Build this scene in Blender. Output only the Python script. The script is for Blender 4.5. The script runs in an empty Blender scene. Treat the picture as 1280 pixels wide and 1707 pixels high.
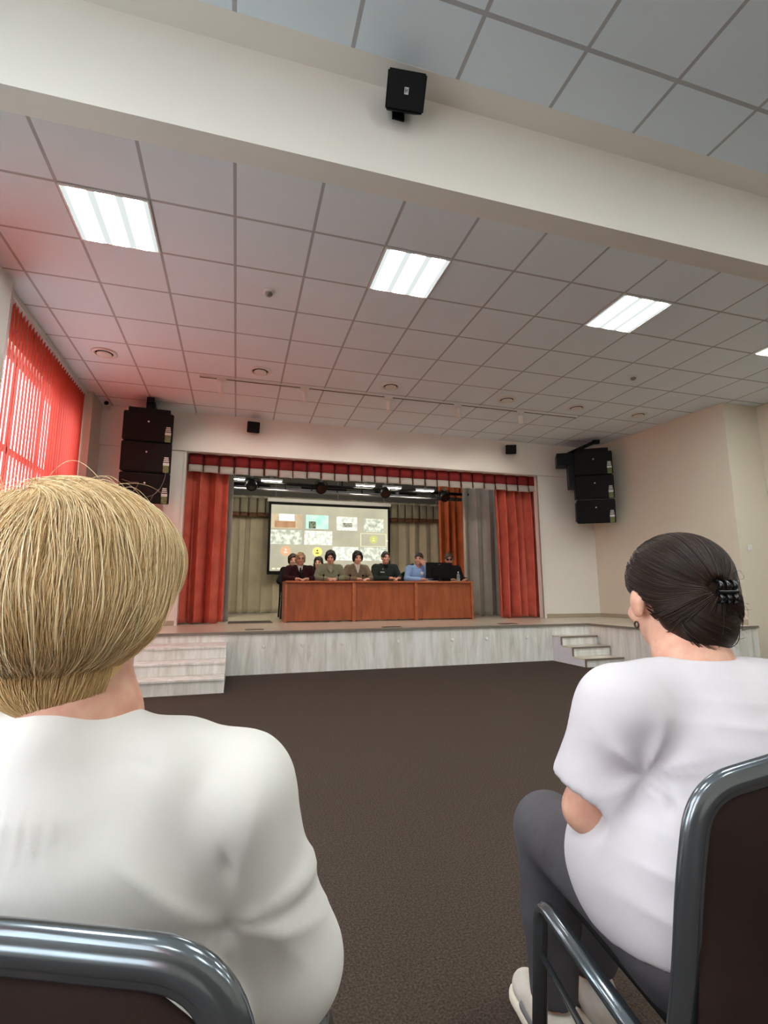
import bpy, bmesh, math, random
import numpy as np
from mathutils import Vector, Matrix

random.seed(7); np.random.seed(7)
S = bpy.context.scene
COL = S.collection
PI = math.pi

def lin(c):
    r = []
    for v in c:
        v = v/255.0
        r.append(v/12.92 if v <= .04045 else ((v+.055)/1.055)**2.4)
    return (r[0], r[1], r[2], 1.0)

# ------------------------------------------------------------------ camera
PITCH, YAW, ROLL, FPX = .1608, .2847, -.0041, 833.48
_F = Vector((math.sin(YAW)*math.cos(PITCH), math.cos(YAW)*math.cos(PITCH), math.sin(PITCH)))
_R0 = Vector((math.cos(YAW), -math.sin(YAW), 0)); _U0 = _R0.cross(_F)
_R = _R0*math.cos(ROLL)+_U0*math.sin(ROLL); _U = _U0*math.cos(ROLL)-_R0*math.sin(ROLL)
cam_data = bpy.data.cameras.new('camera'); cam = bpy.data.objects.new('camera', cam_data); COL.objects.link(cam)
cam.matrix_world = Matrix(((_R.x, _U.x, -_F.x, 0), (_R.y, _U.y, -_F.y, 0), (_R.z, _U.z, -_F.z, 1.0), (0, 0, 0, 1)))
cam_data.sensor_fit = 'HORIZONTAL'; cam_data.sensor_width = 36.0; cam_data.lens = 36.0*FPX/1280
cam_data.clip_start = .02; cam_data.clip_end = 200
S.camera = cam

# ------------------------------------------------------------------ world, exposure
W = bpy.data.worlds.new('sky'); S.world = W; W.use_nodes = True
_n, _l = W.node_tree.nodes, W.node_tree.links
_t = _n.new('ShaderNodeTexCoord'); _s = _n.new('ShaderNodeSeparateXYZ'); _r = _n.new('ShaderNodeValToRGB')
_l.new(_t.outputs['Generated'], _s.inputs[0]); _l.new(_s.outputs[2], _r.inputs[0]); _l.new(_r.outputs[0], _n['Background'].inputs['Color'])
_r.color_ramp.elements[0].position = .0; _r.color_ramp.elements[0].color = (.40, .45, .48, 1)      # ground and trees outside
_r.color_ramp.elements[1].position = .06; _r.color_ramp.elements[1].color = (.86, .93, 1.0, 1)     # bright overcast sky
W.node_tree.nodes['Background'].inputs['Strength'].default_value = 6.0
S.view_settings.view_transform = 'Standard'; S.view_settings.look = 'None'
S.view_settings.gamma = 1.0; S.view_settings.use_curve_mapping = False
S.view_settings.exposure = .77
LAMP = 31.0          # emission of the ceiling panels

# daylight portals just outside the windows (they guide the sky's light, they give none)
def portal(x, y0, y1, z0, z1):
    d = bpy.data.lights.new('window_daylight', 'AREA'); d.shape = 'RECTANGLE'
    d.size = z1-z0; d.size_y = y1-y0
    d.cycles.is_portal = True
    o = bpy.data.objects.new('window_daylight', d); COL.objects.link(o)
    o.location = (x, (y0+y1)/2, (z0+z1)/2); o.rotation_euler = (0, -PI/2, 0)
WIN = [(5.12, 7.52), (3.5, 4.72), (-.9, 1.75), (-3.9, -1.3)]
for a, b in WIN: portal(-2.50, a, b, .85, 3.45)

# ------------------------------------------------------------------ materials
MATS = {}
def nodes(m):
    m.use_nodes = True
    return m.node_tree.nodes, m.node_tree.links
def pm(name, col, rough=.6, metal=0.0, var=.06, scale=12.0, bump=0.0, bscale=60.0, spec=.4, col2=None, stretch=None, coat=0.0, sheen=0.0):
    """procedural principled surface: noise between two tones, optional bump"""
    if name in MATS: return MATS[name]
    m = bpy.data.materials.new(name); N, L = nodes(m); b = N['Principled BSDF']
    c = lin(col); d = lin(col2) if col2 else tuple(max(0, v*(1-var)) for v in c[:3])+(1,)
    tc = N.new('ShaderNodeTexCoord'); mp = N.new('ShaderNodeMapping')
    if stretch: mp.inputs['Scale'].default_value = stretch
    L.new(tc.outputs['Object'], mp.inputs['Vector'])
    n = N.new('ShaderNodeTexNoise'); n.inputs['Scale'].default_value = scale; n.inputs['Detail'].default_value = 4
    L.new(mp.outputs[0], n.inputs['Vector'])
    r = N.new('ShaderNodeValToRGB'); r.color_ramp.elements[0].position = .35; r.color_ramp.elements[1].position = .68
    r.color_ramp.elements[0].color = d; r.color_ramp.elements[1].color = c
    L.new(n.outputs['Fac'], r.inputs[0]); L.new(r.outputs[0], b.inputs['Base Color'])
    b.inputs['Roughness'].default_value = rough; b.inputs['Metallic'].default_value = metal
    b.inputs['Specular IOR Level'].default_value = spec
    if coat: b.inputs['Coat Weight'].default_value = coat; b.inputs['Coat Roughness'].default_value = .12
    if sheen: b.inputs['Sheen Weight'].default_value = sheen
    if bump:
        n2 = N.new('ShaderNodeTexNoise'); n2.inputs['Scale'].default_value = bscale; n2.inputs['Detail'].default_value = 3
        L.new(mp.outputs[0], n2.inputs['Vector'])
        bp = N.new('ShaderNodeBump'); bp.inputs['Strength'].default_value = bump; bp.inputs['Distance'].default_value = .01
        L.new(n2.outputs['Fac'], bp.inputs['Height']); L.new(bp.outputs[0], b.inputs['Normal'])
    MATS[name] = m; return m
def em(name, col, strength, col2=None, scale=8.0):
    """something that gives off light; two tones if col2"""
    if name in MATS: return MATS[name]
    m = bpy.data.materials.new(name); N, L = nodes(m); N.remove(N['Principled BSDF'])
    e = N.new('ShaderNodeEmission'); e.inputs['Strength'].default_value = strength; e.inputs['Color'].default_value = lin(col)
    if col2:
        tc = N.new('ShaderNodeTexCoord'); n = N.new('ShaderNodeTexNoise'); n.inputs['Scale'].default_value = scale; n.inputs['Detail'].default_value = 5
        L.new(tc.outputs['Object'], n.inputs['Vector'])
        r = N.new('ShaderNodeValToRGB'); r.color_ramp.elements[0].position = .4; r.color_ramp.elements[1].position = .6
        r.color_ramp.elements[0].color = lin(col2); r.color_ramp.elements[1].color = lin(col)
        L.new(n.outputs['Fac'], r.inputs[0]); L.new(r.outputs[0], e.inputs['Color'])
    L.new(e.outputs[0], N['Material Output'].inputs['Surface'])
    MATS[name] = m; return m

def ceiling_mat():
    m = bpy.data.materials.new('ceiling_tiles'); N, L = nodes(m); b = N['Principled BSDF']
    g = N.new('ShaderNodeNewGeometry'); sp = N.new('ShaderNodeSeparateXYZ'); L.new(g.outputs['Position'], sp.inputs[0])
    def line(sock, off):
        a = N.new('ShaderNodeMath'); a.operation = 'ADD'; a.inputs[1].default_value = off; L.new(sock, a.inputs[0])
        w = N.new('ShaderNodeMath'); w.operation = 'PINGPONG'; w.inputs[1].default_value = .3; L.new(a.outputs[0], w.inputs[0])
        l = N.new('ShaderNodeMath'); l.operation = 'LESS_THAN'; l.inputs[1].default_value = .0115; L.new(w.outputs[0], l.inputs[0]); return l
    a = line(sp.outputs[0], .1255+60)
    # rows: far ceiling starts at 3.5905, near ceiling at 1.833
    far = line(sp.outputs[1], -3.5905+60); near = line(sp.outputs[1], -1.833+60)
    isf = N.new('ShaderNodeMath'); isf.operation = 'GREATER_THAN'; isf.inputs[1].default_value = 2.4; L.new(sp.outputs[1], isf.inputs[0])
    mx = N.new('ShaderNodeMix'); mx.data_type = 'FLOAT'; L.new(isf.outputs[0], mx.inputs[0]); L.new(near.outputs[0], mx.inputs[2]); L.new(far.outputs[0], mx.inputs[3])
    mm = N.new('ShaderNodeMath'); mm.operation = 'MAXIMUM'; L.new(a.outputs[0], mm.inputs[0]); L.new(mx.outputs[0], mm.inputs[1])
    ns = N.new('ShaderNodeTexNoise'); ns.inputs['Scale'].default_value = 1.4; L.new(g.outputs['Position'], ns.inputs['Vector'])
    r = N.new('ShaderNodeValToRGB'); r.color_ramp.elements[0].color = lin((217, 227, 233)); r.color_ramp.elements[1].color = lin((228, 237, 243)); L.new(ns.outputs['Fac'], r.inputs[0])
    mc = N.new('ShaderNodeMix'); mc.data_type = 'RGBA'; L.new(mm.outputs[0], mc.inputs[0]); L.new(r.outputs[0], mc.inputs[6]); mc.inputs[7].default_value = lin((172, 172, 174))
    L.new(mc.outputs[2], b.inputs['Base Color']); b.inputs['Roughness'].default_value = .62; b.inputs['Specular IOR Level'].default_value = .3
    bp = N.new('ShaderNodeBump'); bp.invert = True; bp.inputs['Strength'].default_value = .5; bp.inputs['Distance'].default_value = .006
    L.new(mm.outputs[0], bp.inputs['Height']); L.new(bp.outputs[0], b.inputs['Normal'])
    return m

def wood(name, col, col2, axis_scale, rough=.45, scale=3.0, spec=.4, coat=0.0):
    """long-grained board: noise stretched along the grain plus fine streaks"""
    if name in MATS: return MATS[name]
    m = bpy.data.materials.new(name); N, L = nodes(m); b = N['Principled BSDF']
    tc = N.new('ShaderNodeTexCoord'); mp = N.new('ShaderNodeMapping'); mp.inputs['Scale'].default_value = axis_scale
    L.new(tc.outputs['Object'], mp.inputs['Vector'])
    n = N.new('ShaderNodeTexNoise'); n.inputs['Scale'].default_value = scale; n.inputs['Detail'].default_value = 8; n.inputs['Roughness'].default_value = .65; n.inputs['Distortion'].default_value = .6
    L.new(mp.outputs[0], n.inputs['Vector'])
    r = N.new('ShaderNodeValToRGB'); r.color_ramp.elements[0].position = .33; r.color_ramp.elements[1].position = .62
    r.color_ramp.elements[0].color = lin(col2); r.color_ramp.elements[1].color = lin(col)
    L.new(n.outputs['Fac'], r.inputs[0]); L.new(r.outputs[0], b.inputs['Base Color'])
    b.inputs['Roughness'].default_value = rough; b.inputs['Specular IOR Level'].default_value = spec
    if coat: b.inputs['Coat Weight'].default_value = coat; b.inputs['Coat Roughness'].default_value = .15
    MATS[name] = m; return m

def cloth_mat(name, col, trans=.25, weave=400.0, rough=.85, col2=None, bump=.15, scale=5.0):
    m = pm(name, col, rough=rough, var=.12, scale=scale, bump=bump, bscale=weave, spec=.15, col2=col2)
    if trans and 'tl' not in m:
        m['tl'] = 1; N, L = nodes(m); b = N['Principled BSDF']; t = N.new('ShaderNodeBsdfTranslucent'); t.inputs['Color'].default_value = lin(col)
        x = N.new('ShaderNodeMixShader'); x.inputs[0].default_value = trans
        L.new(b.outputs[0], x.inputs[1]); L.new(t.outputs[0], x.inputs[2]); L.new(x.outputs[0], N['Material Output'].inputs['Surface'])
    return m

def hair_mat(name, c0, c1, c2, rough=.42, spec=.45):
    """three natural tones picked by the 'tone' value stored per strand, plus fine noise"""
    if name in MATS: return MATS[name]
    m = bpy.data.materials.new(name); N, L = nodes(m); b = N['Principled BSDF']
    at = N.new('ShaderNodeAttribute'); at.attribute_name = 'tone'
    r = N.new('ShaderNodeValToRGB'); r.color_ramp.elements[0].color = lin(c0); r.color_ramp.elements[1].color = lin(c2)
    e = r.color_ramp.elements.new(.5); e.color = lin(c1)
    L.new(at.outputs['Fac'], r.inputs[0]); L.new(r.outputs[0], b.inputs['Base Color'])
    b.inputs['Roughness'].default_value = rough; b.inputs['Specular IOR Level'].default_value = spec
    MATS[name] = m; return m

def skin_mat(name, col, red):
    if name in MATS: return MATS[name]
    m = pm(name, col, rough=.5, scale=30, col2=red, spec=.35, bump=.05, bscale=300)
    b = m.node_tree.nodes['Principled BSDF']; b.inputs['Subsurface Weight'].default_value = .12; b.inputs['Subsurface Radius'].default_value = (.01, .004, .002)
    return m

# ------------------------------------------------------------------ mesh helpers
def tag(o, label=None, cat=None, group=None, kind=None):
    if label: o['label'] = label
    if cat: o['category'] = cat
    if group: o['group'] = group
    if kind: o['kind'] = kind
    return o
def thing(name, label, cat, loc=(0, 0, 0), rotz=0.0, group=None):
    o = bpy.data.objects.new(name, None); COL.objects.link(o); o.empty_display_size = .1
    o.location = loc; o.rotation_euler = (0, 0, rotz)
    return tag(o, label, cat, group)
def link(name, me, m, parent=None, smooth=None, label=None):
    """link mesh data as one object; verts are in the parent's local space"""
    o = bpy.data.objects.new(name, me); COL.objects.link(o)
    for x in (m if isinstance(m, (list, tuple)) else [m]): me.materials.append(x)
    if parent: o.parent = parent
    if smooth: me.polygons.foreach_set('use_smooth', [True]*len(me.polygons))
    if label: o['label'] = label
    return o

class MB:
    """collects shapes into one mesh"""
    def __init__(s): s.v = []; s.f = []; s.mi = []; s.sm = []
    def add(s, vs, fs, mi=0, sm=False):
        b = len(s.v); s.v += [tuple(v) for v in vs]; s.f += [tuple(i+b for i in f) for f in fs]; s.mi += [mi]*len(fs); s.sm += [sm]*len(fs); return s
    def box(s, x0, x1, y0, y1, z0, z1, mi=0, bev=0.0, mat=None):
        bm = bmesh.new(); bmesh.ops.create_cube(bm, size=1)
        for v in bm.verts: v.co = Vector(((x0+x1)/2+v.co.x*(x1-x0), (y0+y1)/2+v.co.y*(y1-y0), (z0+z1)/2+v.co.z*(z1-z0)))
        if bev: bmesh.ops.bevel(bm, geom=bm.edges[:]+bm.verts[:], offset=bev, segments=2, affect='EDGES', profile=.5)
        return s.bm(bm, mi, bool(bev) and False, mat)
    def bm(s, bm, mi=0, sm=False, mat=None):
        if mat is not None: bmesh.ops.transform(bm, matrix=mat, verts=bm.verts)
        bm.verts.index_update(); s.add([v.co[:] for v in bm.verts], [[v.index for v in f.verts] for f in bm.faces], mi, sm); bm.free(); return s
    def prism(s, poly, axis, a, b, mi=0):
        """extrude a 2-D polygon along an axis ('x','y','z')"""
        n = len(poly)
        def P(u, v, w): return {'x': (w, u, v), 'y': (u, w, v), 'z': (u, v, w)}[axis]
        vs = [P(u, v, a) for u, v in poly]+[P(u, v, b) for u, v in poly]
        fs = [tuple(range(n))[::-1], tuple(range(n, 2*n))]+[(i, (i+1) % n, n+(i+1) % n, n+i) for i in range(n)]
        return s.add(vs, fs, mi)
    def cyl(s, p0, p1, r0, r1=None, n=20, mi=0, sm=True, cap=True):
        r1 = r0 if r1 is None else r1; p0 = Vector(p0); p1 = Vector(p1); d = (p1-p0).normalized()
        u = d.orthogonal().normalized(); w = d.cross(u); vs = []
        for p, r in ((p0, r0), (p1, r1)):
            for i in range(n):
                a = 2*PI*i/n; vs.append(p+(u*math.cos(a)+w*math.sin(a))*r)
        s.add(vs, [(i, (i+1) % n, n+(i+1) % n, n+i) for i in range(n)], mi, sm)
        if cap: s.add(vs, [tuple(range(n))[::-1], tuple(range(n, 2*n))], mi, False)
        return s
    def lathe(s, prof, c, axis=(0, 0, 1), n=28, mi=0, sm=True):
        """profile of (radius, height) turned about an axis through c"""
        d = Vector(axis).normalized(); u = d.orthogonal().normalized(); w = d.cross(u); c = Vector(c); vs = []
        for r, h in prof:
            for i in range(n):
                a = 2*PI*i/n; vs.append(c+d*h+(u*math.cos(a)+w*math.sin(a))*max(r, 1e-5))
        fs = []
        for k in range(len(prof)-1):
            for i in range(n): fs.append((k*n+i, k*n+(i+1) % n, (k+1)*n+(i+1) % n, (k+1)*n+i))
        return s.add(vs, fs, mi, sm)
    def sweep(s, path, prof, up=(0, 0, 1), mi=0, sm=True, cap=True):
        """sweep a closed 2-D profile along a path; profile v-axis stays near 'up'"""
        P = [Vector(p) for p in path]; n = len(prof); up = Vector(up); vs = []; prev = None
        for i, p in enumerate(P):
            t = (P[min(i+1, len(P)-1)]-P[max(i-1, 0)]).normalized()
            if prev is None:
                v = up-t*up.dot(t); v = v.normalized() if v.length > 1e-4 else t.orthogonal().normalized()
            else:
                v = prev-t*prev.dot(t); v.normalize()
            prev = v; u = t.cross(v)
            for a, b in prof: vs.append(p+u*a+v*b)
        fs = []
        for k in range(len(P)-1):
            for i in range(n): fs.append((k*n+i, k*n+(i+1) % n, (k+1)*n+(i+1) % n, (k+1)*n+i))
        if cap: fs += [tuple(range(n)), tuple(range((len(P)-1)*n, len(P)*n))[::-1]]
        return s.add(vs, fs, mi, sm)
    def tube(s, path, r, n=10, mi=0):
        return s.sweep(path, [(r*math.cos(2*PI*i/n), r*math.sin(2*PI*i/n)) for i in range(n)], mi=mi)
    def ball(s, c, r, mi=0, n=14):
        r = (r, r, r) if not isinstance(r, (tuple, list)) else r
        bm = bmesh.new(); bmesh.ops.create_uvsphere(bm, u_segments=n, v_segments=n//2+2, radius=1)
        for v in bm.verts: v.co = Vector((c[0]+v.co.x*r[0], c[1]+v.co.y*r[1], c[2]+v.co.z*r[2]))
        return s.bm(bm, mi, True)
    def build(s, name, m, parent=None, label=None):
        o_ = Vector(parent['_o']) if parent is not None and '_o' in parent else Vector((0, 0, 0))
        me = bpy.data.meshes.new(name); me.from_pydata([tuple(Vector(v)-o_) for v in s.v], [], s.f)
        me.polygons.foreach_set('material_index', s.mi); me.polygons.foreach_set('use_smooth', s.sm); me.update()
        bm = bmesh.new(); bm.from_mesh(me); bmesh.ops.recalc_face_normals(bm, faces=bm.faces); bm.to_mesh(me); bm.free()
        o = link(name, me, m, parent, label=label)
        if parent is not None and '_o' in parent: o['_o'] = list(o_)
        return o
def wthing(name, label, cat, loc, group=None):
    """a thing whose parts are given in world coordinates (no turn)"""
    o = thing(name, label, cat, loc, 0, group); o['_o'] = list(loc); return o
def solo(mb, name, m, label, cat, loc, group=None):
    """a thing that is one mesh, with its origin at loc"""
    mb.v = [tuple(Vector(v)-Vector(loc)) for v in mb.v]; o = mb.build(name, m); o.location = loc
    return tag(o, label, cat, group)
def struct(mb, name, m, parent=None):
    o = mb.build(name, m, parent)
    if parent is None: o['kind'] = 'structure'
    return o
def dup(root, loc=None, label=None, rotz=None, group=None):
    r = root.copy(); COL.objects.link(r)
    if loc is not None: r.location = loc
    if rotz is not None: r.rotation_euler = (0, 0, rotz)
    if label: r['label'] = label
    if group: r['group'] = group
    for ch in list(root.children):
        c = ch.copy(); COL.objects.link(c); c.parent = r
        for g in list(ch.children):
            d = g.copy(); COL.objects.link(d); d.parent = c
    return r
def rpath(pts, r, n=7):
    """polyline with rounded corners"""
    P = [Vector(p) for p in pts]; out = [P[0]]
    for i in range(1, len(P)-1):
        a, b, c = P[i-1], P[i], P[i+1]; u = (a-b); w = (c-b); rr = min(r, u.length*.49, w.length*.49)
        p0 = b+u.normalized()*rr; p1 = b+w.normalized()*rr
        for k in range(n+1):
            t = k/n; out.append(p0*(1-t)**2+b*2*t*(1-t)+p1*t*t)
    out.append(P[-1]); return out

def oval(rx, ry, groove=.0, n=20):
    out = []
    for i in range(n):
        a = 2*PI*i/n; g = 1-groove*(math.cos(2*a)*.5+.5)**3 if groove else 1
        out.append((rx*math.cos(a)*g, ry*math.sin(a)*(1-groove*max(0, math.cos(4*a))*.5 if groove else 1)))
    return out

# ------------------------------------------------------------------ bodies: smooth unions of tapered shapes, meshed as one surface
def _rot(yaw=0, pitch=0, roll=0):
    return np.array(Matrix.Rotation(yaw, 3, 'Z') @ Matrix.Rotation(pitch, 3, 'X') @ Matrix.Rotation(roll, 3, 'Y'))
def cap(a, b, ra, rb=None, k=None): return ('c', np.array(a, float), np.array(b, float), ra, ra if rb is None else rb, k)
def ell(c, r, rot=None, k=None): return ('e', np.array(c, float), np.array(r, float), rot, k)
def neg(p): return ('-',)+p
def chain(pts, rs, k=None): return [cap(pts[i], pts[i+1], rs[i], rs[i+1], k) for i in range(len(pts)-1)]
def _pd(p, X):
    if p[0] == 'c':
        a, b, ra, rb = p[1], p[2], p[3], p[4]; ba = b-a; l2 = max(1e-9, float(ba@ba))
        h = np.clip(((X-a)@ba)/l2, 0, 1); d = X-a-h[..., None]*ba
        return np.sqrt((d*d).sum(-1))-(ra+(rb-ra)*h)
    c, r, rot = p[1], p[2], p[3]; d = X-c
    if rot is not None: d = d@rot
    q = d/r; k0 = np.sqrt((q*q).sum(-1)); g = d/(r*r); k1 = np.sqrt((g*g).sum(-1))+1e-9
    return k0*(k0-1)/k1
def _pb(p):
    if p[0] == 'c':
        m = max(p[3], p[4]); return np.minimum(p[1], p[2])-m, np.maximum(p[1], p[2])+m
    m = p[2].max(); return p[1]-m, p[1]+m
def sdf_eval(prims, X, k=.02):
    D = np.full(X.shape[:-1], 9.0)
    for p in prims:
        sub = p[0] == '-'; q = p[1:] if sub else p; kk = q[-1] or k; d = _pd(q, X)
        if sub: d = -d; h = np.clip(.5-.5*(D-d)/kk, 0, 1); D = D+(d-D)*h+kk*h*(1-h)
        else: h = np.clip(.5+.5*(D-d)/kk, 0, 1); D = D+(d-D)*h-kk*h*(1-h)
    return D
def sdf_mesh(name, prims, res=.008, k=.02, planes=(), disp=None):
    pos = [p for p in prims if p[0] != '-']
    lo = np.min([_pb(p)[0] for p in pos], 0)-3*res; hi = np.max([_pb(p)[1] for p in pos], 0)+3*res
    n = np.ceil((hi-lo)/res).astype(int)+1
    ax = [lo[i]+res*np.arange(n[i]) for i in range(3)]
    D = np.full(n, .5)
    for p in prims:
        sub = p[0] == '-'; q = p[1:] if sub else p; kk = q[-1] or k; a, b = _pb(q); pad = kk+3*res
        i0 = np.clip(((a-pad-lo)/res).astype(int), 0, n); i1 = np.clip(((b+pad-lo)/res).astype(int)+2, 0, n)
        if (i1 <= i0).any(): continue
        X = np.stack(np.meshgrid(*[ax[i][i0[i]:i1[i]] for i in range(3)], indexing='ij'), -1)
        sl = tuple(slice(i0[i], i1[i]) for i in range(3)); E = D[sl]; d = _pd(q, X)
        if sub: d = -d; h = np.clip(.5-.5*(E-d)/kk, 0, 1); D[sl] = E+(d-E)*h+kk*h*(1-h)
        else: h = np.clip(.5+.5*(E-d)/kk, 0, 1); D[sl] = E+(d-E)*h-kk*h*(1-h)
    if planes:
        X = np.stack(np.meshgrid(*ax, indexing='ij'), -1)
        for nn, dd in planes:      # keep the side where n.x < d
            D = np.maximum(D, X@np.array(nn, float)-dd)
    ins = D < 0; nx, ny, nz = D.shape
    c8 = [(i, j, l) for i in (0, 1) for j in (0, 1) for l in (0, 1)]
    def sh(A, o): return A[o[0]:nx-1+o[0], o[1]:ny-1+o[1], o[2]:nz-1+o[2]]
    cnt = sum(sh(ins, o).astype(np.int8) for o in c8); act = (cnt > 0) & (cnt < 8)
    idx = -np.ones(act.shape, int); ijk = np.argwhere(act); idx[act] = np.arange(len(ijk))
    acc = np.zeros((len(ijk), 3)); w = np.zeros(len(ijk))
    for a in c8:
        for e in range(3):
            if a[e]: continue
            b = list(a); b[e] = 1
            da = D[ijk[:, 0]+a[0], ijk[:, 1]+a[1], ijk[:, 2]+a[2]]; db = D[ijk[:, 0]+b[0], ijk[:, 1]+b[1], ijk[:, 2]+b[2]]
            cr = (da < 0) != (db < 0); t = np.where(cr, da/np.where(cr, da-db, 1), 0)
            P = np.tile(np.array(a, float), (len(ijk), 1)); P[:, e] += t
            acc += P*cr[:, None]; w += cr
    V = lo+res*(ijk+acc/w[:, None]); faces = []
    for e in range(3):
        u, v = [(1, 2), (2, 0), (0, 1)][e]
        s0 = [slice(0, None)]*3; s1 = [slice(0, None)]*3; s0[e] = slice(0, -1); s1[e] = slice(1, None)
        A = ins[tuple(s0)]; B = ins[tuple(s1)]; ed = np.argwhere(A != B)
        ed = ed[(ed[:, u] > 0) & (ed[:, v] > 0) & (ed[:, u] < D.shape[u]-1) & (ed[:, v] < D.shape[v]-1)]
        def cell(du, dv):
            q = ed.copy(); q[:, u] -= du; q[:, v] -= dv; return idx[q[:, 0], q[:, 1], q[:, 2]]
        Q = np.stack([cell(1, 1), cell(0, 1), cell(0, 0), cell(1, 0)], 1)
        fl = ~A[ed[:, 0], ed[:, 1], ed[:, 2]]; Q[fl] = Q[fl][:, ::-1]; faces.append(Q)
    Fq = np.concatenate(faces); Fq = Fq[(Fq >= 0).all(1)]
    # two rounds of smoothing take the grid steps out
    for it in range(2):
        sm = np.zeros_like(V); c = np.zeros(len(V))
        for a in range(4):
            np.add.at(sm, Fq[:, a], V[Fq[:, (a+1) % 4]]); np.add.at(c, Fq[:, a], 1)
            np.add.at(sm, Fq[:, a], V[Fq[:, (a-1) % 4]]); np.add.at(c, Fq[:, a], 1)
        V = V*.5+.5*sm/c[:, None]
    me = np_mesh(name, V, Fq)
    if disp is not None:
        nn = np.zeros(len(V)*3); me.vertices.foreach_get('normal', nn) if False else me.vertex_normals.foreach_get('vector', nn)
        nn = nn.reshape(-1, 3); V = V+nn*disp(V, nn)[:, None]
        me.vertices.foreach_set('co', V.ravel()); me.update()
    return me
def np_mesh(name, V, Q, tone=None):
    me = bpy.data.meshes.new(name); n = len(Q); q = Q.shape[1]
    me.vertices.add(len(V)); me.vertices.foreach_set('co', np.ascontiguousarray(V, dtype=np.float32).ravel())
    me.loops.add(n*q); me.loops.foreach_set('vertex_index', np.ascontiguousarray(Q, dtype=np.int32).ravel())
    me.polygons.add(n); me.polygons.foreach_set('loop_start', np.arange(n, dtype=np.int32)*q); me.polygons.foreach_set('loop_total', np.full(n, q, dtype=np.int32))
    me.polygons.foreach_set('use_smooth', np.ones(n, dtype=bool))
    if tone is not None:
        a = me.attributes.new('tone', 'FLOAT', 'POINT'); a.data.foreach_set('value', np.ascontiguousarray(tone, dtype=np.float32))
    me.update(calc_edges=True); me.validate(); return me
def vnoise(P, s, seed=0):
    """cheap smooth noise from summed sines"""
    r = np.random.RandomState(seed); o = np.zeros(len(P))
    for i in range(7):
        d = r.normal(size=3); d /= np.linalg.norm(d); o += np.sin((P@d)*s*(.6+.9*r.rand())+r.rand()*6.28)
    return o/7
def fold(P, a, b, w, amp):
    """a ridge (or crease if amp<0) along the segment a-b"""
    a = np.array(a, float); b = np.array(b, float); ba = b-a
    h = np.clip(((P-a)@ba)/(ba@ba), 0, 1); d = np.linalg.norm(P-a-h[:, None]*ba, axis=1)
    return amp*np.exp(-(d/w)**2)*np.clip(1.25-np.abs(h-.5)*1.2, 0, 1)
def crease(x):
    return 1-2*np.abs(np.sin(x*.5))**.75
def radial(P, c, ax, n, reach, amp, ph=0.0):
    """folds fanning out from a point c where the cloth is pulled; ax are two axes spanning the cloth there"""
    v = P-np.array(c, float); r = np.linalg.norm(v, axis=1); a = np.arctan2(v@np.array(ax[1], float), v@np.array(ax[0], float))
    return amp*crease(a*n+ph+1.2*np.sin(a*1.7+ph))*np.clip(r/(reach*.75), 0, 1)**1.3*np.exp(-(r/reach)**2)
def waves(P, d, lam, c, size, amp, seed=0):
    """parallel slack folds across direction d inside a soft region"""
    d = np.array(d, float); d /= np.linalg.norm(d); w = np.exp(-((((P-np.array(c, float))/np.array(size, float))**2).sum(1)))
    return amp*w*crease(2*PI*(P@d)/lam+2.2*vnoise(P, 14, seed))
# strands: walk along the hair volume's surface following a flow
def sdf_grad(prims, X, k):
    e = .003; g = np.zeros_like(X)
    for i in range(3):
        d = np.zeros(3); d[i] = e; g[:, i] = sdf_eval(prims, X+d, k)-sdf_eval(prims, X-d, k)
    return g/(np.linalg.norm(g, axis=1)[:, None]+1e-9)
def grow(prims, k, seeds, flow, level, steps, step, stop=None):
    X = seeds.copy(); out = []; n = len(X); alive = np.ones(n, bool); ln = np.zeros(n, int)
    for s in range(steps):
        for _ in range(2):
            g = sdf_grad(prims, X, k); X = X-g*(sdf_eval(prims, X, k)-level)[:, None]
        out.append(X.copy()); ln += alive
        f = flow(X, s); f = f-g*(f*g).sum(1)[:, None]; f /= np.linalg.norm(f, axis=1)[:, None]+1e-9
        if stop is not None: alive &= ~stop(X, s)
        X = X+f*(step*alive)[:, None]
    return np.stack(out, 1), ln
def strand_mesh(name, P, rad, tone, tone_tip=None, ln=None):
    """thin three-sided tapering tubes along each polyline; P is (n, steps, 3)"""
    n, m, _ = P.shape
    if ln is not None:      # resample so that every strand uses all its points
        q = np.linspace(0, 1, m)[None, :]*(np.maximum(ln, 3)-1)[:, None]; i0 = np.minimum(q.astype(int), m-2); fr = (q-i0)[..., None]
        k = np.arange(n)[:, None]; P = P[k, i0]*(1-fr)+P[k, i0+1]*fr
    T = np.gradient(P, axis=1); T /= np.linalg.norm(T, axis=2)[..., None]+1e-9
    up = np.array([.3, .9, .31]); u = np.cross(T, up); u /= np.linalg.norm(u, axis=2)[..., None]+1e-9; v = np.cross(T, u)
    pr = np.linspace(0, 1, m); rr = (np.asarray(rad)[:, None]*(np.minimum(1, .35+pr*4)*np.minimum(1, (1.02-pr)*4))[None, :])[..., None]
    ring = [P+(u*math.cos(a)+v*math.sin(a))*rr for a in (0, 2*PI/3, 4*PI/3)]
    V = np.stack(ring, 2).reshape(-1, 3); base = (np.arange(n)[:, None]*m+np.arange(m-1)[None, :])*3; Q = []
    for a in range(3):
        b = (a+1) % 3; Q.append(np.stack([base+a, base+b, base+3+b, base+3+a], -1).reshape(-1, 4))
    tt = np.asarray(tone)[:, None]+(np.asarray(tone_tip) if tone_tip is not None else 0)*np.ones((n, m))
    return np_mesh(name, V, np.concatenate(Q), np.repeat(np.clip(tt, 0, 1).reshape(-1), 3))

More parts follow.
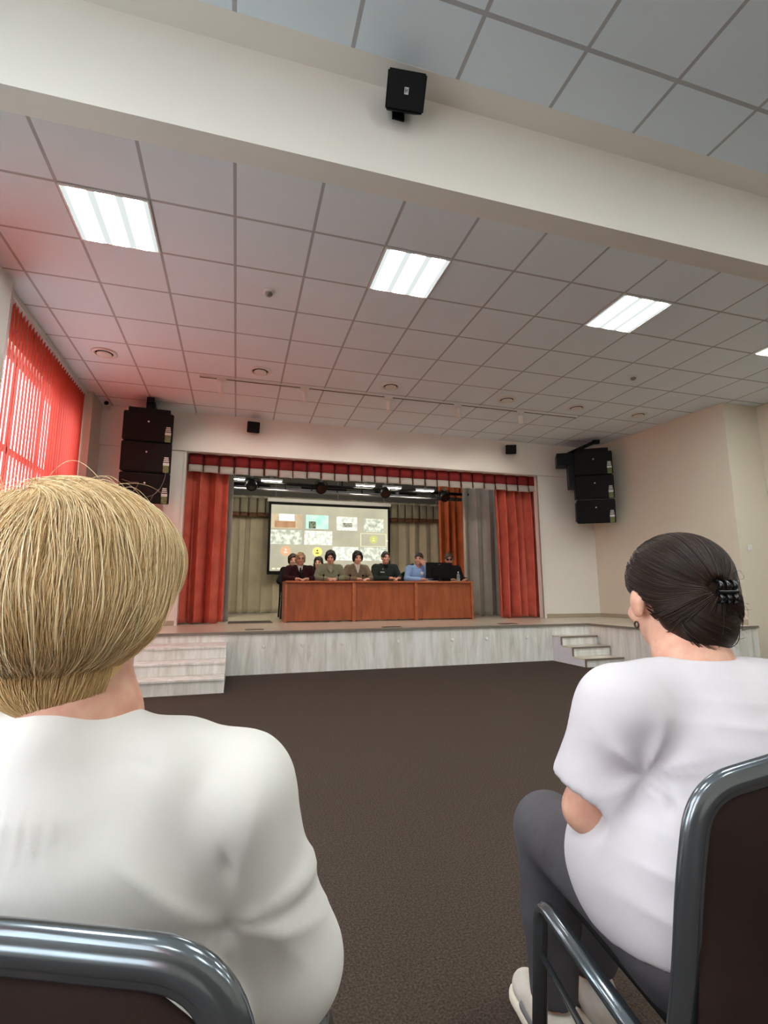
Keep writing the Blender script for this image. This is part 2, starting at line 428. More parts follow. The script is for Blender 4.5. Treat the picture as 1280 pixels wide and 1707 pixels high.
# ================================================================== ROOM
M_WALL = pm('wall_paint', (214, 204, 186), rough=.7, scale=1.2, var=.03, bump=.06, bscale=120)
M_HEAD = pm('header_paint', (232, 226, 217), rough=.7, scale=1.2, var=.03, bump=.04, bscale=120)
M_TRIM = pm('white_trim', (226, 220, 212), rough=.45, scale=4, var=.03)
M_CEIL = ceiling_mat()
M_CARPET = pm('carpet', (91, 77, 68), rough=.95, scale=160, col2=(57, 47, 41), bump=.6, bscale=420, spec=.1)
M_BLACK = pm('black_plastic', (9, 9, 9), rough=.6, scale=30, var=.3, spec=.2)
M_BLACKM = pm('black_metal', (20, 20, 21), rough=.42, metal=.6, scale=30, var=.3)
M_WHITEP = pm('white_plastic', (222, 220, 214), rough=.45, scale=10, var=.03)
M_STEEL = pm('pale_steel', (150, 150, 148), rough=.35, metal=.8, scale=20, var=.1)
M_PANEL = wood('whitewashed_boards', (228, 227, 222), (196, 190, 178), (7, 7, .9), rough=.5, scale=1.6)
M_DECK = wood('pale_laminate', (222, 212, 194), (196, 184, 164), (1.0, 7, 7), rough=.28, scale=1.5, coat=.25)
M_EDGE = pm('step_edge', (120, 112, 100), rough=.5, scale=10)
M_SKIRT = wood('wall_skirting', (176, 164, 142), (158, 146, 124), (.8, .8, 6), rough=.4, scale=2)
XL, XR = -2.26, 7.68; YB = -5.2; YF = 8.2; ZC = 3.847; SZ = .532

struct(MB().box(XL-.3, XR+.3, YB-.2, YF+.1, -.12, 0), 'floor', M_CARPET)
struct(MB().box(XL-.3, XR+.3, 2.45, YF+.1, ZC, ZC+.12), 'ceiling', M_CEIL)
struct(MB().box(XL-.3, XR+.3, YB-.2, 2.178, ZC, ZC+.12), 'ceiling', M_CEIL)
# boxed beam across the room with a narrow plaster strip in front of it
b = MB().box(XL-.2, XR+.2, 2.326, 2.474, 3.281, ZC+.1); b.box(XL-.2, XR+.2, 2.17, 2.34, ZC-.002, ZC+.1)
struct(b, 'ceiling_beam', M_HEAD)
# left wall with four windows
b = MB(); ys = [YB-.2]
for a, c in sorted(WIN): ys += [a, c]
ys.append(YF)
for i in range(0, len(ys), 2): b.box(XL-.22, XL, ys[i], ys[i+1], 0, ZC)
for a, c in WIN: b.box(XL-.22, XL, a, c, 0, .85); b.box(XL-.22, XL, a, c, 3.5, ZC)
struct(b, 'wall_left', M_WALL)
# piers standing proud between the blinds
for k, (a, c) in enumerate([(7.66, 8.2), (4.78, 5.02), (3.2, 3.44)]):
    struct(MB().box(XL-.01, -2.07 if k == 0 else -2.1, a, c, 0, ZC), 'trim_%d' % (k+1), M_WALL if k == 0 else M_TRIM)
# right wall: thickened by the stage, stepping back nearer the seats
b = MB().prism([(7.0, 5.52), (7.9, 5.52), (7.9, 8.4), (6.70, 8.4), (6.70, 8.2)], 'z', 0, ZC)
b.box(XR, XR+.25, YB-.2, 5.6, 0, ZC)
struct(b, 'wall_right', M_WALL)
struct(MB().box(XL-.3, XR+.3, YB-.2, YB, 0, ZC), 'wall_back', M_WALL)
# front wall round the stage opening
OX0, OX1, OZ1 = -.835, 5.47, 3.225
b = MB().box(XL-.2, OX0, YF, YF+.14, 0, ZC); b.box(OX1, 6.9, YF, YF+.14, 0, ZC); b.box(XL-.2, 6.9, YF-.045, YF+.14, OZ1, ZC)
struct(b, 'wall_front', M_HEAD)
b = MB().box(OX0-.035, OX0, YF-.02, YF+.02, SZ, OZ1); b.box(OX1, OX1+.045, YF-.02, YF+.02, SZ, OZ1); b.box(OX0-.035, OX1+.045, YF-.062, YF-.04, OZ1-.01, OZ1+.025)
struct(b, 'trim_4', M_TRIM)
# stage house
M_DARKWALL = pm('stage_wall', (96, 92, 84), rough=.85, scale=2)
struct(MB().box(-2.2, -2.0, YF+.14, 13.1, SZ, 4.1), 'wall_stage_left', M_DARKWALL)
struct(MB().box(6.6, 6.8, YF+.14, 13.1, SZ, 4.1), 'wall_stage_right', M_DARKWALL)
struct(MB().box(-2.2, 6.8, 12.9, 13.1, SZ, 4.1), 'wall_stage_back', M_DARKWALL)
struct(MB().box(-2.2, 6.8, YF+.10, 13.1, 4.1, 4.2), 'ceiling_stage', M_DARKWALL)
# skirting above the stage deck
b = MB().box(OX1+.05, 6.70, YF-.016, YF, SZ, SZ+.075); b.prism([(6.70, 8.2), (6.985, 5.52), (7.0, 5.52), (6.715, 8.2)], 'z', SZ, SZ+.075)
struct(b, 'baseboard_right', M_SKIRT)
struct(MB().box(-2.07, OX0-.035, YF-.016, YF, SZ, SZ+.075), 'baseboard_left', M_SKIRT)

# windows: frames, panes
M_GLASS = bpy.data.materials.new('window_glass'); N, L = nodes(M_GLASS); N.remove(N['Principled BSDF'])
tr = N.new('ShaderNodeBsdfTransparent'); gl = N.new('ShaderNodeBsdfGlossy'); gl.inputs['Roughness'].default_value = .02; mx = N.new('ShaderNodeMixShader')
tr.inputs['Color'].default_value = (.93, .96, .96, 1)
mx.inputs[0].default_value = .06; L.new(tr.outputs[0], mx.inputs[1]); L.new(gl.outputs[0], mx.inputs[2]); L.new(mx.outputs[0], N['Material Output'].inputs['Surface'])
for k, (y0, y1) in enumerate(WIN):
    f = MB(); x0, x1 = XL-.16, XL-.10
    f.box(x0, x1, y0, y0+.07, .85, 3.5); f.box(x0, x1, y1-.07, y1, .85, 3.5); f.box(x0, x1, y0, y1, .85, .93); f.box(x0, x1, y0, y1, 3.42, 3.5)
    for t in (1/3, 2/3): yc = y0+(y1-y0)*t; f.box(x0, x1, yc-.045, yc+.045, .9, 3.45)
    f.box(x0, x1, y0, y1, 2.45, 2.53); f.box(XL-.22, XL+.02, y0, y1, .82, .85)
    w = struct(f, 'window_%d' % (k+1), M_WHITEP)
    MB().box(XL-.135, XL-.13, y0+.02, y1-.02, .88, 3.47).build('pane', M_GLASS, w)

# ================================================================== STAGE PLATFORM AND STEPS
st = wthing('stage_platform', 'low pale laminate stage with whitewashed board front', 'stage', (2.4, 8, 0))
b = MB().prism([(-2.06, 6.63), (5.18, 6.63), (5.18, 5.36), (6.995, 5.36), (6.995, 5.52), (6.697, 8.197), (5.468, 8.197), (5.468, 8.345), (6.59, 8.345), (6.59, 12.89), (-1.99, 12.89), (-1.99, 8.345), (-.833, 8.345), (-.833, 8.197), (-2.06, 8.197)], 'z', SZ-.03, SZ)
b.build('deck', M_DECK, st)
b = MB().box(-2.06, 5.25, 6.65, 6.70, .005, SZ-.03); b.box(5.20, 5.25, 5.38, 6.68, .005, SZ-.03); b.box(5.20, 6.97, 5.38, 5.43, .005, SZ-.03)
b.build('front_panel', M_PANEL, st)
b = MB().box(-2.24, 5.18, 6.622, 6.632, SZ-.03, SZ+.001); b.box(5.168, 5.18, 5.35, 6.63, SZ-.03, SZ+.001); b.box(5.168, 6.97, 5.35, 5.362, SZ-.03, SZ+.001); b.box(5.19, 5.203, 5.37, 5.385, 0.005, SZ)
b.build('edge_strip', M_EDGE, st)
for i, x in enumerate([.358, .846, 1.372, 2.142, 2.938, 3.468, 4.122]):
    b = MB().lathe([(.026, 0), (.026, .006), (.018, .012), (.001, .014)], (x, 6.65, .345), (0, -1, 0), n=16)
    o = solo(b, 'step_light', M_WHITEP, 'small round white stud light on the stage front, %s from the left stairs' % ['first', 'second', 'third', 'fourth', 'fifth', 'sixth', 'seventh'][i], 'stud light', (x, 6.65, .345), 'stud lights along the stage front')

def steps(name, x0, x1, noses, label, edge):
    """noses: list of (y of the riser, z of the tread)"""
    t = wthing(name, label, 'steps', ((x0+x1)/2, 6.3, 0)); zs = [0.0]+[z for _, z in noses]
    for i, (y, z) in enumerate(noses):
        MB().box(x0+.012, x1, y, y+.02, zs[i]+.002, z-.022).build('riser', M_PANEL, t)
        b = MB().box(x0, x1, y-.014, (noses[i+1][0] if i+1 < len(noses) else 6.648)+.01, z-.022, z, bev=.003)
        b.build('tread', M_DECK if edge else M_PANEL, t)
        if edge: MB().box(x0-.002, x1, y-.017, y-.013, z-.024, z+.001).build('nosing', M_EDGE, t)
    def stringer(xa, xb):
        poly = [(6.647, .003), (noses[0][0]+.012, .003)]
        for i, (y, z) in enumerate(noses):
            poly.append((y+.012, z-.022))
            poly.append(((noses[i+1][0]+.012 if i+1 < len(noses) else 6.647), z-.022))
        b = MB(); b.prism(poly, 'x', xa, xb); return b
    stringer(x0, x0+.012).build('side_panel', pm('white_side', (222, 224, 228), rough=.5), t)
    stringer(x1-.012, x1-.001).build('side_panel', pm('white_side', (222, 224, 228)), t)
    if edge:
        for i, (y, z) in enumerate(noses): MB().box(x0-.004, x0+.014, y-.006, y+.014, zs[i]+.002, z).build('corner_strip', M_EDGE, t)
    return t
steps('stage_steps', 4.55, 5.165, [(5.92, .115), (6.18, .243), (6.43, .371)], 'right-hand stage steps with brown edged treads and white side', True)
steps('stage_steps', -1.95, -.08, [(5.57, .15), (5.85, .28), (6.13, .415)], 'wide left-hand pale stage steps behind the blonde woman', False)

M_HATCH = pm('dark_hatch', (66, 58, 50), rough=.5, scale=20)
for nm, x0, x1, y0, y1, lb in [('floor_hatch', -.1, .58, 8.42, 9.05, 'large dark floor hatch by the left red curtain'),
        ('floor_socket', .14, .36, 6.87, 6.97, 'small dark floor socket near the stage edge, left of the tables'), ('floor_socket', 1.97, 2.22, 6.74, 6.85, 'small dark floor socket in front of the middle table'), ('floor_socket', 3.86, 4.10, 6.84, 7.02, 'small dark floor socket before the right red curtain')]:
    t = wthing(nm, lb, 'floor hatch', ((x0+x1)/2, (y0+y1)/2, SZ)); MB().box(x0, x1, y0, y1, SZ+.0005, SZ+.008, bev=.002).build('lid', M_HATCH, t)
    MB().box(x0-.012, x1+.012, y0-.012, y1+.012, SZ+.0002, SZ+.004).build('rim', M_EDGE, t)

# ================================================================== CEILING FITTINGS
def lamp_mat():
    m = bpy.data.materials.new('lamp_diffuser'); N, L = nodes(m); N.remove(N['Principled BSDF'])
    tc = N.new('ShaderNodeTexCoord'); sp = N.new('ShaderNodeSeparateXYZ'); L.new(tc.outputs['Object'], sp.inputs[0])
    a = N.new('ShaderNodeMath'); a.operation = 'MULTIPLY'; a.inputs[1].default_value = 2*PI/.185; L.new(sp.outputs[0], a.inputs[0])
    c = N.new('ShaderNodeMath'); c.operation = 'COSINE'; L.new(a.outputs[0], c.inputs[0])
    r = N.new('ShaderNodeMapRange'); r.inputs[1].default_value = -.7; r.inputs[2].default_value = .4; r.inputs[3].default_value = .016; r.inputs[4].default_value = 1.25; L.new(c.outputs[0], r.inputs[0])
    s = N.new('ShaderNodeMath'); s.operation = 'MULTIPLY'; s.inputs[1].default_value = LAMP; L.new(r.outputs[0], s.inputs[0])
    e = N.new('ShaderNodeEmission'); e.inputs['Color'].default_value = (.93, 1.0, .985, 1); L.new(s.outputs[0], e.inputs['Strength'])
    L.new(e.outputs[0], N['Material Output'].inputs['Surface']); return m
M_LAMP = lamp_mat()
def ceiling_light():
    t = thing('ceiling_light', '', 'ceiling light')
    f = MB(); 
    for a, b_, c, d in ((-.297, .297, -.297, -.285), (-.297, .297, .285, .297), (-.297, -.285, -.285, .285), (.285, .297, -.285, .285)): f.box(a, b_, c, d, -.012, .0)
    f.build('frame', M_WHITEP, t)
    MB().box(-.285, .285, -.285, .285, -.007, -.002).build('diffuser', M_LAMP, t); return t
L0 = ceiling_light(); first = True
rows = [(3.8905, ['square ceiling light panel over the red blinds, leftmost lit panel', 'square ceiling light panel lit above the middle of the hall', 'square ceiling light panel lit above the right speaker stack', 'square ceiling light panel cut by the right edge of the photo']),
        (.333, None), (-2.667, None)]
for y, lbs in rows:
    for k, i in enumerate((-2, 2, 6, 10)):
        lb = lbs[k] if lbs else 'square ceiling light panel behind the seats, %s in its row' % ['far left', 'left of centre', 'right of centre', 'far right']
        if not lbs: lb = 'square ceiling light panel in the %s row behind the camera, %s' % ('first' if y > 0 else 'second', ['far left', 'left of centre', 'right of centre', 'far right'][k])
        x = .6*i-.1255+.3
        if first: L0.location = (x, y, ZC-.001); L0['label'] = lb; L0['group'] = 'ceiling light panels'; first = False
        else: dup(L0, (x, y, ZC-.001), lb)
# round air vents
def vent():
    t = thing('air_vent', '', 'air vent', group='round ceiling vents')
    MB().lathe([(.098, 0), (.14, -.001), (.142, -.006), (.118, -.016), (.100, -.014), (.098, 0)], (0, 0, 0)).build('ring', M_WHITEP, t)
    MB().lathe([(.001, -.030), (.06, -.030), (.080, -.025), (.083, -.018), (.05, -.010)], (0, 0, 0)).build('disc', M_WHITEP, t)
    MB().lathe([(.001, -.001), (.099, -.001)], (0, 0, 0)).build('throat', M_BLACK, t); return t
v0 = vent()
for i, x in enumerate([-1.628, .184, 1.948, 3.76, 4.976, 6.153]):
    lb = 'round white ceiling vent, ' + ['nearest the red blinds', 'second from the blinds, behind the first track spotlight', 'third from the blinds, behind the middle track spotlight', 'fourth from the blinds', 'second from the right wall', 'nearest the right wall'][i]
    if i == 0: v0.location = (x, 6.30, ZC); v0['label'] = lb
    else: dup(v0, (x, 6.30, ZC), lb)
for x, y, lb in ((.182, 4.505, 'white smoke detector between the left and middle light panels'), (4.982, 5.128, 'white smoke detector beyond the right light panel')):
    t = wthing('smoke_detector', lb, 'smoke detector', (x, y, ZC)); t['group'] = 'ceiling smoke detectors'
    MB().lathe([(.001, 0), (.055, 0), (.055, -.012), (.045, -.018), (.001, -.018)], (x, y, ZC)).build('base', M_WHITEP, t)
    MB().lathe([(.034, -.018), (.036, -.034), (.024, -.046), (.001, -.05)], (x, y, ZC)).build('sensor', M_STEEL, t)
# lighting track with five white spots
t = wthing('lighting_track', 'long thin white ceiling track before the stage', 'lighting track', (2.3, 6.65, ZC))
MB().box(-.58, 5.25, 6.632, 6.668, ZC-.022, ZC-.0005).build('rail', M_WHITEP, t)
MB().box(-.575, 5.245, 6.637, 6.663, ZC-.0235, ZC-.0215).build('slot', pm('dark_slot', (58, 54, 50), rough=.6), t)
def spot():
    t = thing('spotlight', '', 'spotlight', group='white spotlights on the ceiling track')
    MB().box(-.06, .06, -.017, .017, -.03, 0).build('adapter', M_WHITEP, t)
    MB().tube([(0, 0, -.03), (0, 0, -.075)], .007).build('stem', M_WHITEP, t)
    MB().lathe([(.001, -.07), (.03, -.072), (.034, -.08), (.034, -.20), (.028, -.203), (.001, -.195)], (0, 0, 0)).build('can', M_WHITEP, t)
    d = bpy.data.lights.new('spot_lamp', 'SPOT'); d.energy = 20; d.color = (1, .95, .86); d.spot_size = math.radians(95); d.spot_blend = .6; d.shadow_soft_size = .03
    o = bpy.data.objects.new('spot_lamp', d); COL.objects.link(o); o.parent = t; o.location = (0, .03, -.205); o.rotation_euler = (math.radians(48), 0, 0)
    return t
s0 = spot()
for i, x in enumerate([-.30, .80, 2.02, 3.12, 4.2]):
    lb = 'white cylinder spotlight on the ceiling track, ' + ['closest to the blinds', 'second from the blinds', 'middle of the five', 'second from the right wall', 'closest to the right wall'][i]
    if i == 0: s0.location = (x, 6.65, ZC-.0215); s0['label'] = lb
    else: dup(s0, (x, 6.65, ZC-.0215), lb)

# small wall speakers
def wall_speaker(x, y, z, w, h, d, yaw, tilt, label, badge):
    t = thing('wall_speaker', label, 'speaker', (x, y, z), 0, 'small black wall speakers')
    Rm = Matrix.Translation((0, -d*.5-.05, 0)) @ Matrix.Rotation(yaw, 4, 'Z') @ Matrix.Rotation(tilt, 4, 'X')
    b = MB(); bm = bmesh.new(); bmesh.ops.create_cube(bm, size=1)
    for v in bm.verts:
        s_ = 1 if v.co.y < 0 else .8
        v.co = Vector((v.co.x*w*s_, v.co.y*d, v.co.z*h*s_))
    bmesh.ops.bevel(bm, geom=bm.edges[:], offset=.008, segments=2, affect='EDGES'); b.bm(bm, mat=Rm); b.build('body', M_BLACK, t)
    b = MB(); b.box(-w*.46, w*.46, -d*.5-.004, -d*.5+.004, -h*.45, h*.45, bev=.003, mat=Rm); b.build('grille', pm('speaker_grille', (6, 6, 6), rough=.8, scale=300, var=.6, bump=.5, bscale=900), t)
    b = MB().box(-.035, .035, -.012, 0, -.05, .06); b.box(-.02, .02, -.06, -.01, .01, .03); b.box(-w*.3, w*.3, -.10, -.02, h*.42, h*.42+.012); b.build('bracket', M_BLACKM, t)
    if badge:
        b = MB().box(-.011, .011, -d*.5-.0075, -d*.5-.0035, -.015, .015, mat=Rm); g = b.build('badge', pm('badge_white', (220, 220, 220)), t)
        c = MB(); c.box(-.0065, -.003, -d*.5-.009, -d*.5-.007, -.010, .011, mat=Rm); c.prism([(-.003, .0), (.006, .010), (.006, .004), (.001, 0), (.006, -.009), (.006, -.003)], 'y', -d*.5-.009, -d*.5-.007)
        c.v = c.v[:8]+[tuple(Rm @ Vector(q)) for q in c.v[8:]]; c.build('mark', M_BLACK, g)
    return t
wall_speaker(.772, 2.326, 3.70, .215, .178, .13, math.radians(-6), math.radians(38), 'black box speaker on the ceiling beam overhead', True)
wall_speaker(.155, YF-.045, 3.66, .20, .18, .13, math.radians(4), math.radians(22), 'small black speaker on the header wall above the left of the stage', False)
wall_speaker(4.83, YF-.045, 3.655, .20, .175, .13, math.radians(-22), math.radians(22), 'small black speaker on the header wall above the right of the stage', False)

# security camera
t = wthing('security_camera', 'small dark bullet camera under the ceiling in the left corner', 'camera', (-1.97, 8.05, 3.80))
MB().tube([(-1.97, 8.15, 3.79), (-1.97, 8.06, 3.80), (-1.96, 8.0, 3.80)], .012).build('arm', M_WHITEP, t)
MB().lathe([(.001, 0), (.034, 0), (.036, .02), (.034, .10), (.001, .105)], (-1.955, 7.90, 3.79), (.05, 1, .05)).build('body', M_WHITEP, t)
MB().lathe([(.001, -.004), (.030, -.004), (.033, .004)], (-1.955, 7.90, 3.79), (.05, 1, .05)).build('lens', M_BLACK, t)
# wall switch
t = wthing('wall_switch', 'small square white switch on the right wall pier', 'switch', (7.19, 5.52, 1.635))
MB().box(7.15, 7.23, 5.508, 5.52, 1.595, 1.675, bev=.003).build('plate', M_WHITEP, t); MB().box(7.165, 7.215, 5.502, 5.509, 1.61, 1.66, bev=.002).build('rocker', M_WHITEP, t)

# ================================================================== VERTICAL BLINDS
def blind_mat():
    m = bpy.data.materials.new('red_blind_fabric'); N, L = nodes(m); b = N['Principled BSDF']
    tc = N.new('ShaderNodeTexCoord'); n = N.new('ShaderNodeTexNoise'); n.inputs['Scale'].default_value = 60; L.new(tc.outputs['Object'], n.inputs['Vector'])
    r = N.new('ShaderNodeValToRGB'); r.color_ramp.elements[0].color = lin((196, 66, 54)); r.color_ramp.elements[1].color = lin((216, 84, 66)); L.new(n.outputs['Fac'], r.inputs[0]); L.new(r.outputs[0], b.inputs['Base Color'])
    b.inputs['Roughness'].default_value = .8; b.inputs['Specular IOR Level'].default_value = .2
    t = N.new('ShaderNodeBsdfTranslucent'); t.inputs['Color'].default_value = lin((240, 98, 76)); x = N.new('ShaderNodeMixShader'); x.inputs[0].default_value = .58
    L.new(b.outputs[0], x.inputs[1]); L.new(t.outputs[0], x.inputs[2]); L.new(x.outputs[0], N['Material Output'].inputs['Surface']); return m
M_BLIND = blind_mat()
for k, (y0, y1) in enumerate([(5.06, 7.62), (3.46, 4.74), (-.98, -.30), (-3.95, -3.3)]):
    lb = ['red vertical blind glowing in the window nearest the stage', 'red vertical blind cut by the left edge of the photo', 'red vertical blind in the window beside the seats', 'red vertical blind in the rearmost window'][k]
    t = wthing('vertical_blind', lb, 'blind', (-2.17, (y0+y1)/2, ZC)); t['group'] = 'red vertical blinds'
    MB().box(-2.20, -2.14, y0, y1, ZC-.05, ZC-.002).build('head_rail', M_WHITEP, t)
    b = MB(); ang = math.radians(35); n = int((y1-y0)/.08); ch = MB()
    for i in range(n):
        yc = y0+.05+i*(y1-y0-.1)/(n-1); dx, dy = -math.sin(ang)*.0445, math.cos(ang)*.0445
        jit = random.uniform(-.004, .004); cu = .004
        pts = [(-2.17-dx, yc-dy+jit), (-2.17-cu, yc+cu*.3), (-2.17+dx, yc+dy+jit)]
        for j in range(2):
            (xa, ya), (xb, yb) = pts[j], pts[j+1]
            b.add([(xa, ya, .72), (xb, yb, .72), (xb, yb, ZC-.075), (xa, ya, ZC-.075)], [(0, 1, 2, 3)], 0, True)
    b.build('slats', M_BLIND, t); ch.sweep([(-2.135+.006*(i % 2), y0+.02+i*(y1-y0-.04)/120, ZC-.062-.016*(i % 2)) for i in range(121)], oval(.004, .008, n=6)).build('carrier_band', M_WHITEP, t)
    MB().tube([(-2.12, y0+.02, ZC-.05), (-2.12, y0+.02, 1.4), (-2.115, y0+.03, 1.36), (-2.12, y0+.04, 1.4), (-2.12, y0+.04, ZC-.05)], .003, n=6).build('chain', M_WHITEP, t)

# ================================================================== STAGE TEXTILES
M_RED = cloth_mat('red_curtain', (218, 112, 92), trans=.10, col2=(198, 94, 76))
M_RUST = cloth_mat('rust_curtain', (190, 98, 58), trans=.10, col2=(166, 82, 46))
M_GREY = cloth_mat('grey_curtain', (176, 168, 154), trans=.1)
M_BACK = cloth_mat('beige_curtain', (196, 186, 160), trans=.1)
M_VAL = cloth_mat('dark_red_valance', (134, 46, 44), trans=.15)
M_BAND = cloth_mat('white_band', (196, 188, 178), trans=.2)
M_FRINGE = pm('brown_fringe', (110, 72, 48), rough=.9, scale=40, var=.4)
def curtain(name, x0, x1, y, z0, z1, nf, depth, m, label, cat='curtain', seed=1, gather=0.0, parent=None):
    """hanging cloth with deep irregular folds, slightly thick"""
    r = np.random.RandomState(seed); nx = max(40, nf*14); nz = 26; u = np.linspace(0, 1, nx)
    ph = np.cumsum(.6+.8*r.rand(nx)); ph = ph/ph[-1]*nf*2*PI; amp = depth*(.7+.45*np.sin(u*7+seed)*np.sin(u*13))
    V = []; 
    for k in range(nz+1):
        t = k/nz; z = z1+(z0-z1)*t
        a = amp*(.55+.45*min(1, t*3)); sway = .02*np.sin(ph*.35+t*2.2+seed)
        xx = x0+(x1-x0)*u+.25*(x1-x0)/nf*np.sin(ph*2+.5)*.25+gather*t*(u-.5)
        zz = z+(0.012*np.sin(ph*1.3+seed) if k == nz else 0)+(.012 if k == nz else 0)
        yy = y-a*np.sin(ph+.25*t*np.sin(ph*.31+seed))+sway
        V.append(np.stack([xx, yy, np.full(nx, z) if k < nz else zz], 1))
    V = np.concatenate(V); Q = [(k*nx+i, k*nx+i+1, (k+1)*nx+i+1, (k+1)*nx+i) for k in range(nz) for i in range(nx-1)]
    c = np.array([(x0+x1)/2, y, z0]); me = np_mesh(name, V-(0 if parent is not None else c), np.array(Q)); o = link(name, me, m, parent, True)
    so = o.modifiers.new('cloth', 'SOLIDIFY'); so.thickness = .004
    if parent is None: o.location = c; tag(o, label, cat)
    return o
curtain('stage_curtain', -.90, -.20, 8.52, SZ+.004, 3.12, 3, .17, M_RED, 'heavy red stage curtain drawn to the left of the opening', seed=3)
curtain('stage_curtain', 4.70, 5.78, 8.52, SZ+.004, 3.12, 6, .15, M_RED, 'heavy red stage curtain drawn to the right of the opening', seed=8)
curtain('wing_curtain', -.9, -.12, 8.95, SZ+.004, 3.5, 4, .04, M_GREY, 'narrow grey wing curtain behind the left red curtain', seed=5)
curtain('wing_curtain', 4.38, 5.5, 9.3, SZ+.004, 3.5, 4, .11, M_GREY, 'grey wing curtain beside the right red curtain', seed=6)
curtain('wing_curtain', 4.36, 5.3, 10.5, SZ+.004, 3.7, 5, .06, M_RUST, 'rust orange wing curtain behind the dark-clothed man', seed=9)
curtain('back_curtain', -1.2, 6.2, 12.6, SZ+.004, 3.4, 26, .06, M_BACK, 'beige pleated backdrop curtain behind the projection screen', seed=11)

def valance(name, x0, x1, y, z0, z1, n, zb, mats, label, band, seed=2):
    """row of flat box pleats with dark gaps, a lower band in a second cloth"""
    t = wthing(name, label, 'valance', ((x0+x1)/2, y, z1)); r = random.Random(seed); w = (x1-x0)/n
    a, bnd, back = MB(), MB(), MB()
    for i in range(n):
        xa = x0+i*w+.010+r.uniform(-.006, .006); xb = x0+(i+1)*w-.010; dz = r.uniform(-.012, .012); dy = r.uniform(-.01, .01)
        for mb, za, zc in ((a, zb+dz*.4, z1), (bnd, z0+dz, zb+dz*.4)):
            vs = []; cols = 6
            for k in range(3):
                zz = za+(zc-za)*k/2
                for j in range(cols+1):
                    q = j/cols; bul = .028*math.sin(PI*q)**.6*(1-.35*k/2)
                    vs.append((xa+(xb-xa)*q, y-bul-.01+dy-(.012 if mb is bnd else 0)*(1-k/2), zz))
            fs = [(k*(cols+1)+j, k*(cols+1)+j+1, (k+1)*(cols+1)+j+1, (k+1)*(cols+1)+j) for k in range(2) for j in range(cols)]
            mb.add(vs, fs, 0, True)
    back.box(x0, x1, y+.015, y+.02, z0+.03, z1)
    rl = MB().box(x0, x1, y+.02, y+.05, z1-.03, z1); rl.build('rail', M_STEEL, t)
    for xx in (x0+.3, (x0+x1)/2, x1-.3): MB().cyl((xx, y+.035, z1-.01), (xx, y+.035, 4.1), .008, n=8).build('hanger', M_STEEL, t)
    for mb, nm, m in ((a, 'pleats', mats[0]), (bnd, band, mats[1]), (back, 'lining', mats[2])):
        o = mb.build(nm, m, t)
        if nm != 'lining': q = o.modifiers.new('cloth', 'SOLIDIFY'); q.thickness = .006
    return t
valance('stage_valance', OX0+.01, OX1+.12, 8.33, 2.915, 3.29, 27, 3.04, (M_VAL, M_BAND, pm('valance_lining', (70, 18, 18), rough=.9)), 'dark red pleated valance with white hem across the stage opening', 'hem_band')
valance('back_valance', -.6, 5.4, 12.35, 2.84, 3.30, 30, 2.94, (cloth_mat('beige_valance', (150, 142, 120), trans=.05), M_FRINGE, pm('back_lining', (82, 76, 64), rough=.9)), 'beige pleated valance with brown fringe above the backdrop', 'fringe', seed=4)

# ================================================================== STAGE RIG
t = wthing('lighting_truss', 'black and silver pipe truss hung under the valance', 'truss', (2, 9.4, 3.0))
b = MB().tube([(-.9, 9.4, 3.05), (4.7, 9.4, 3.03)], .03); b.build('upper_pipe', M_BLACKM, t)
MB().tube([(-.9, 9.45, 2.93), (4.7, 9.45, 2.91)], .022).build('lower_pipe', M_STEEL, t)
MB().tube([(-.9, 9.62, 3.0), (4.7, 9.62, 2.98)], .022).build('rear_pipe', M_STEEL, t)
b = MB()
for x in np.arange(-.7, 4.7, .5): b.tube([(x, 9.4, 3.04), (x+.02, 9.45, 2.93), (x+.04, 9.62, 2.99), (x, 9.4, 3.04)], .008, n=6)
b.build('brace', M_BLACKM, t)
for x in (-.6, 1.9, 4.4): MB().tube([(x, 9.4, 3.05), (x, 9.4, 4.1)], .012, n=8).build('hanger', M_BLACKM, t)
M_LED = em('led_face', (255, 246, 225), 60.0)
def stage_light():
    t = thing('stage_light', '', 'stage light', group='round black stage lights on the truss')
    MB().lathe([(.001, .10), (.07, .09), (.098, .03), (.10, -.08), (.092, -.085), (.088, -.07), (.001, -.065)], (0, 0, 0), (0, .75, .66)).build('body', M_BLACK, t)
    MB().lathe([(.001, -.068), (.086, -.070)], (0, 0, 0), (0, .75, .66)).build('lens', pm('dark_glass', (30, 30, 34), rough=.1, spec=.8), t)
    MB().sweep(rpath([(-.115, 0, -.02), (-.115, 0, .11), (.115, 0, .11), (.115, 0, -.02)], .03), [(.005, .015), (-.005, .015), (-.005, -.015), (.005, -.015)], up=(0, 1, 0)).build('yoke', M_BLACKM, t)
    MB().box(-.025, .025, -.025, .025, .10, .17, bev=.006).build('clamp', M_STEEL, t); return t
q0 = stage_light()
for i, (x, z) in enumerate([(.19, 2.99), (1.475, 3.0), (2.753, 2.98), (4.02, 2.965)]):
    lb = 'round black stage light on the truss, ' + ['leftmost, by the left red curtain', 'above the left half of the screen', 'above the right edge of the screen', 'rightmost, before the rust curtain'][i]
    if i == 0: q0.location = (x, 9.33, z); q0['label'] = lb
    else: dup(q0, (x, 9.33, z), lb)
def flood():
    t = thing('flood_light', '', 'flood light', group='white flat flood lights on the truss')
    MB().box(-.20, .20, -.03, .03, -.02, .02, bev=.005).build('housing', M_WHITEP, t); MB().box(-.18, .18, -.022, .022, -.024, -.019).build('led_panel', M_LED, t)
    MB().box(-.03, .03, -.02, .02, .02, .06).build('clamp', M_STEEL, t); return t
q0 = flood()
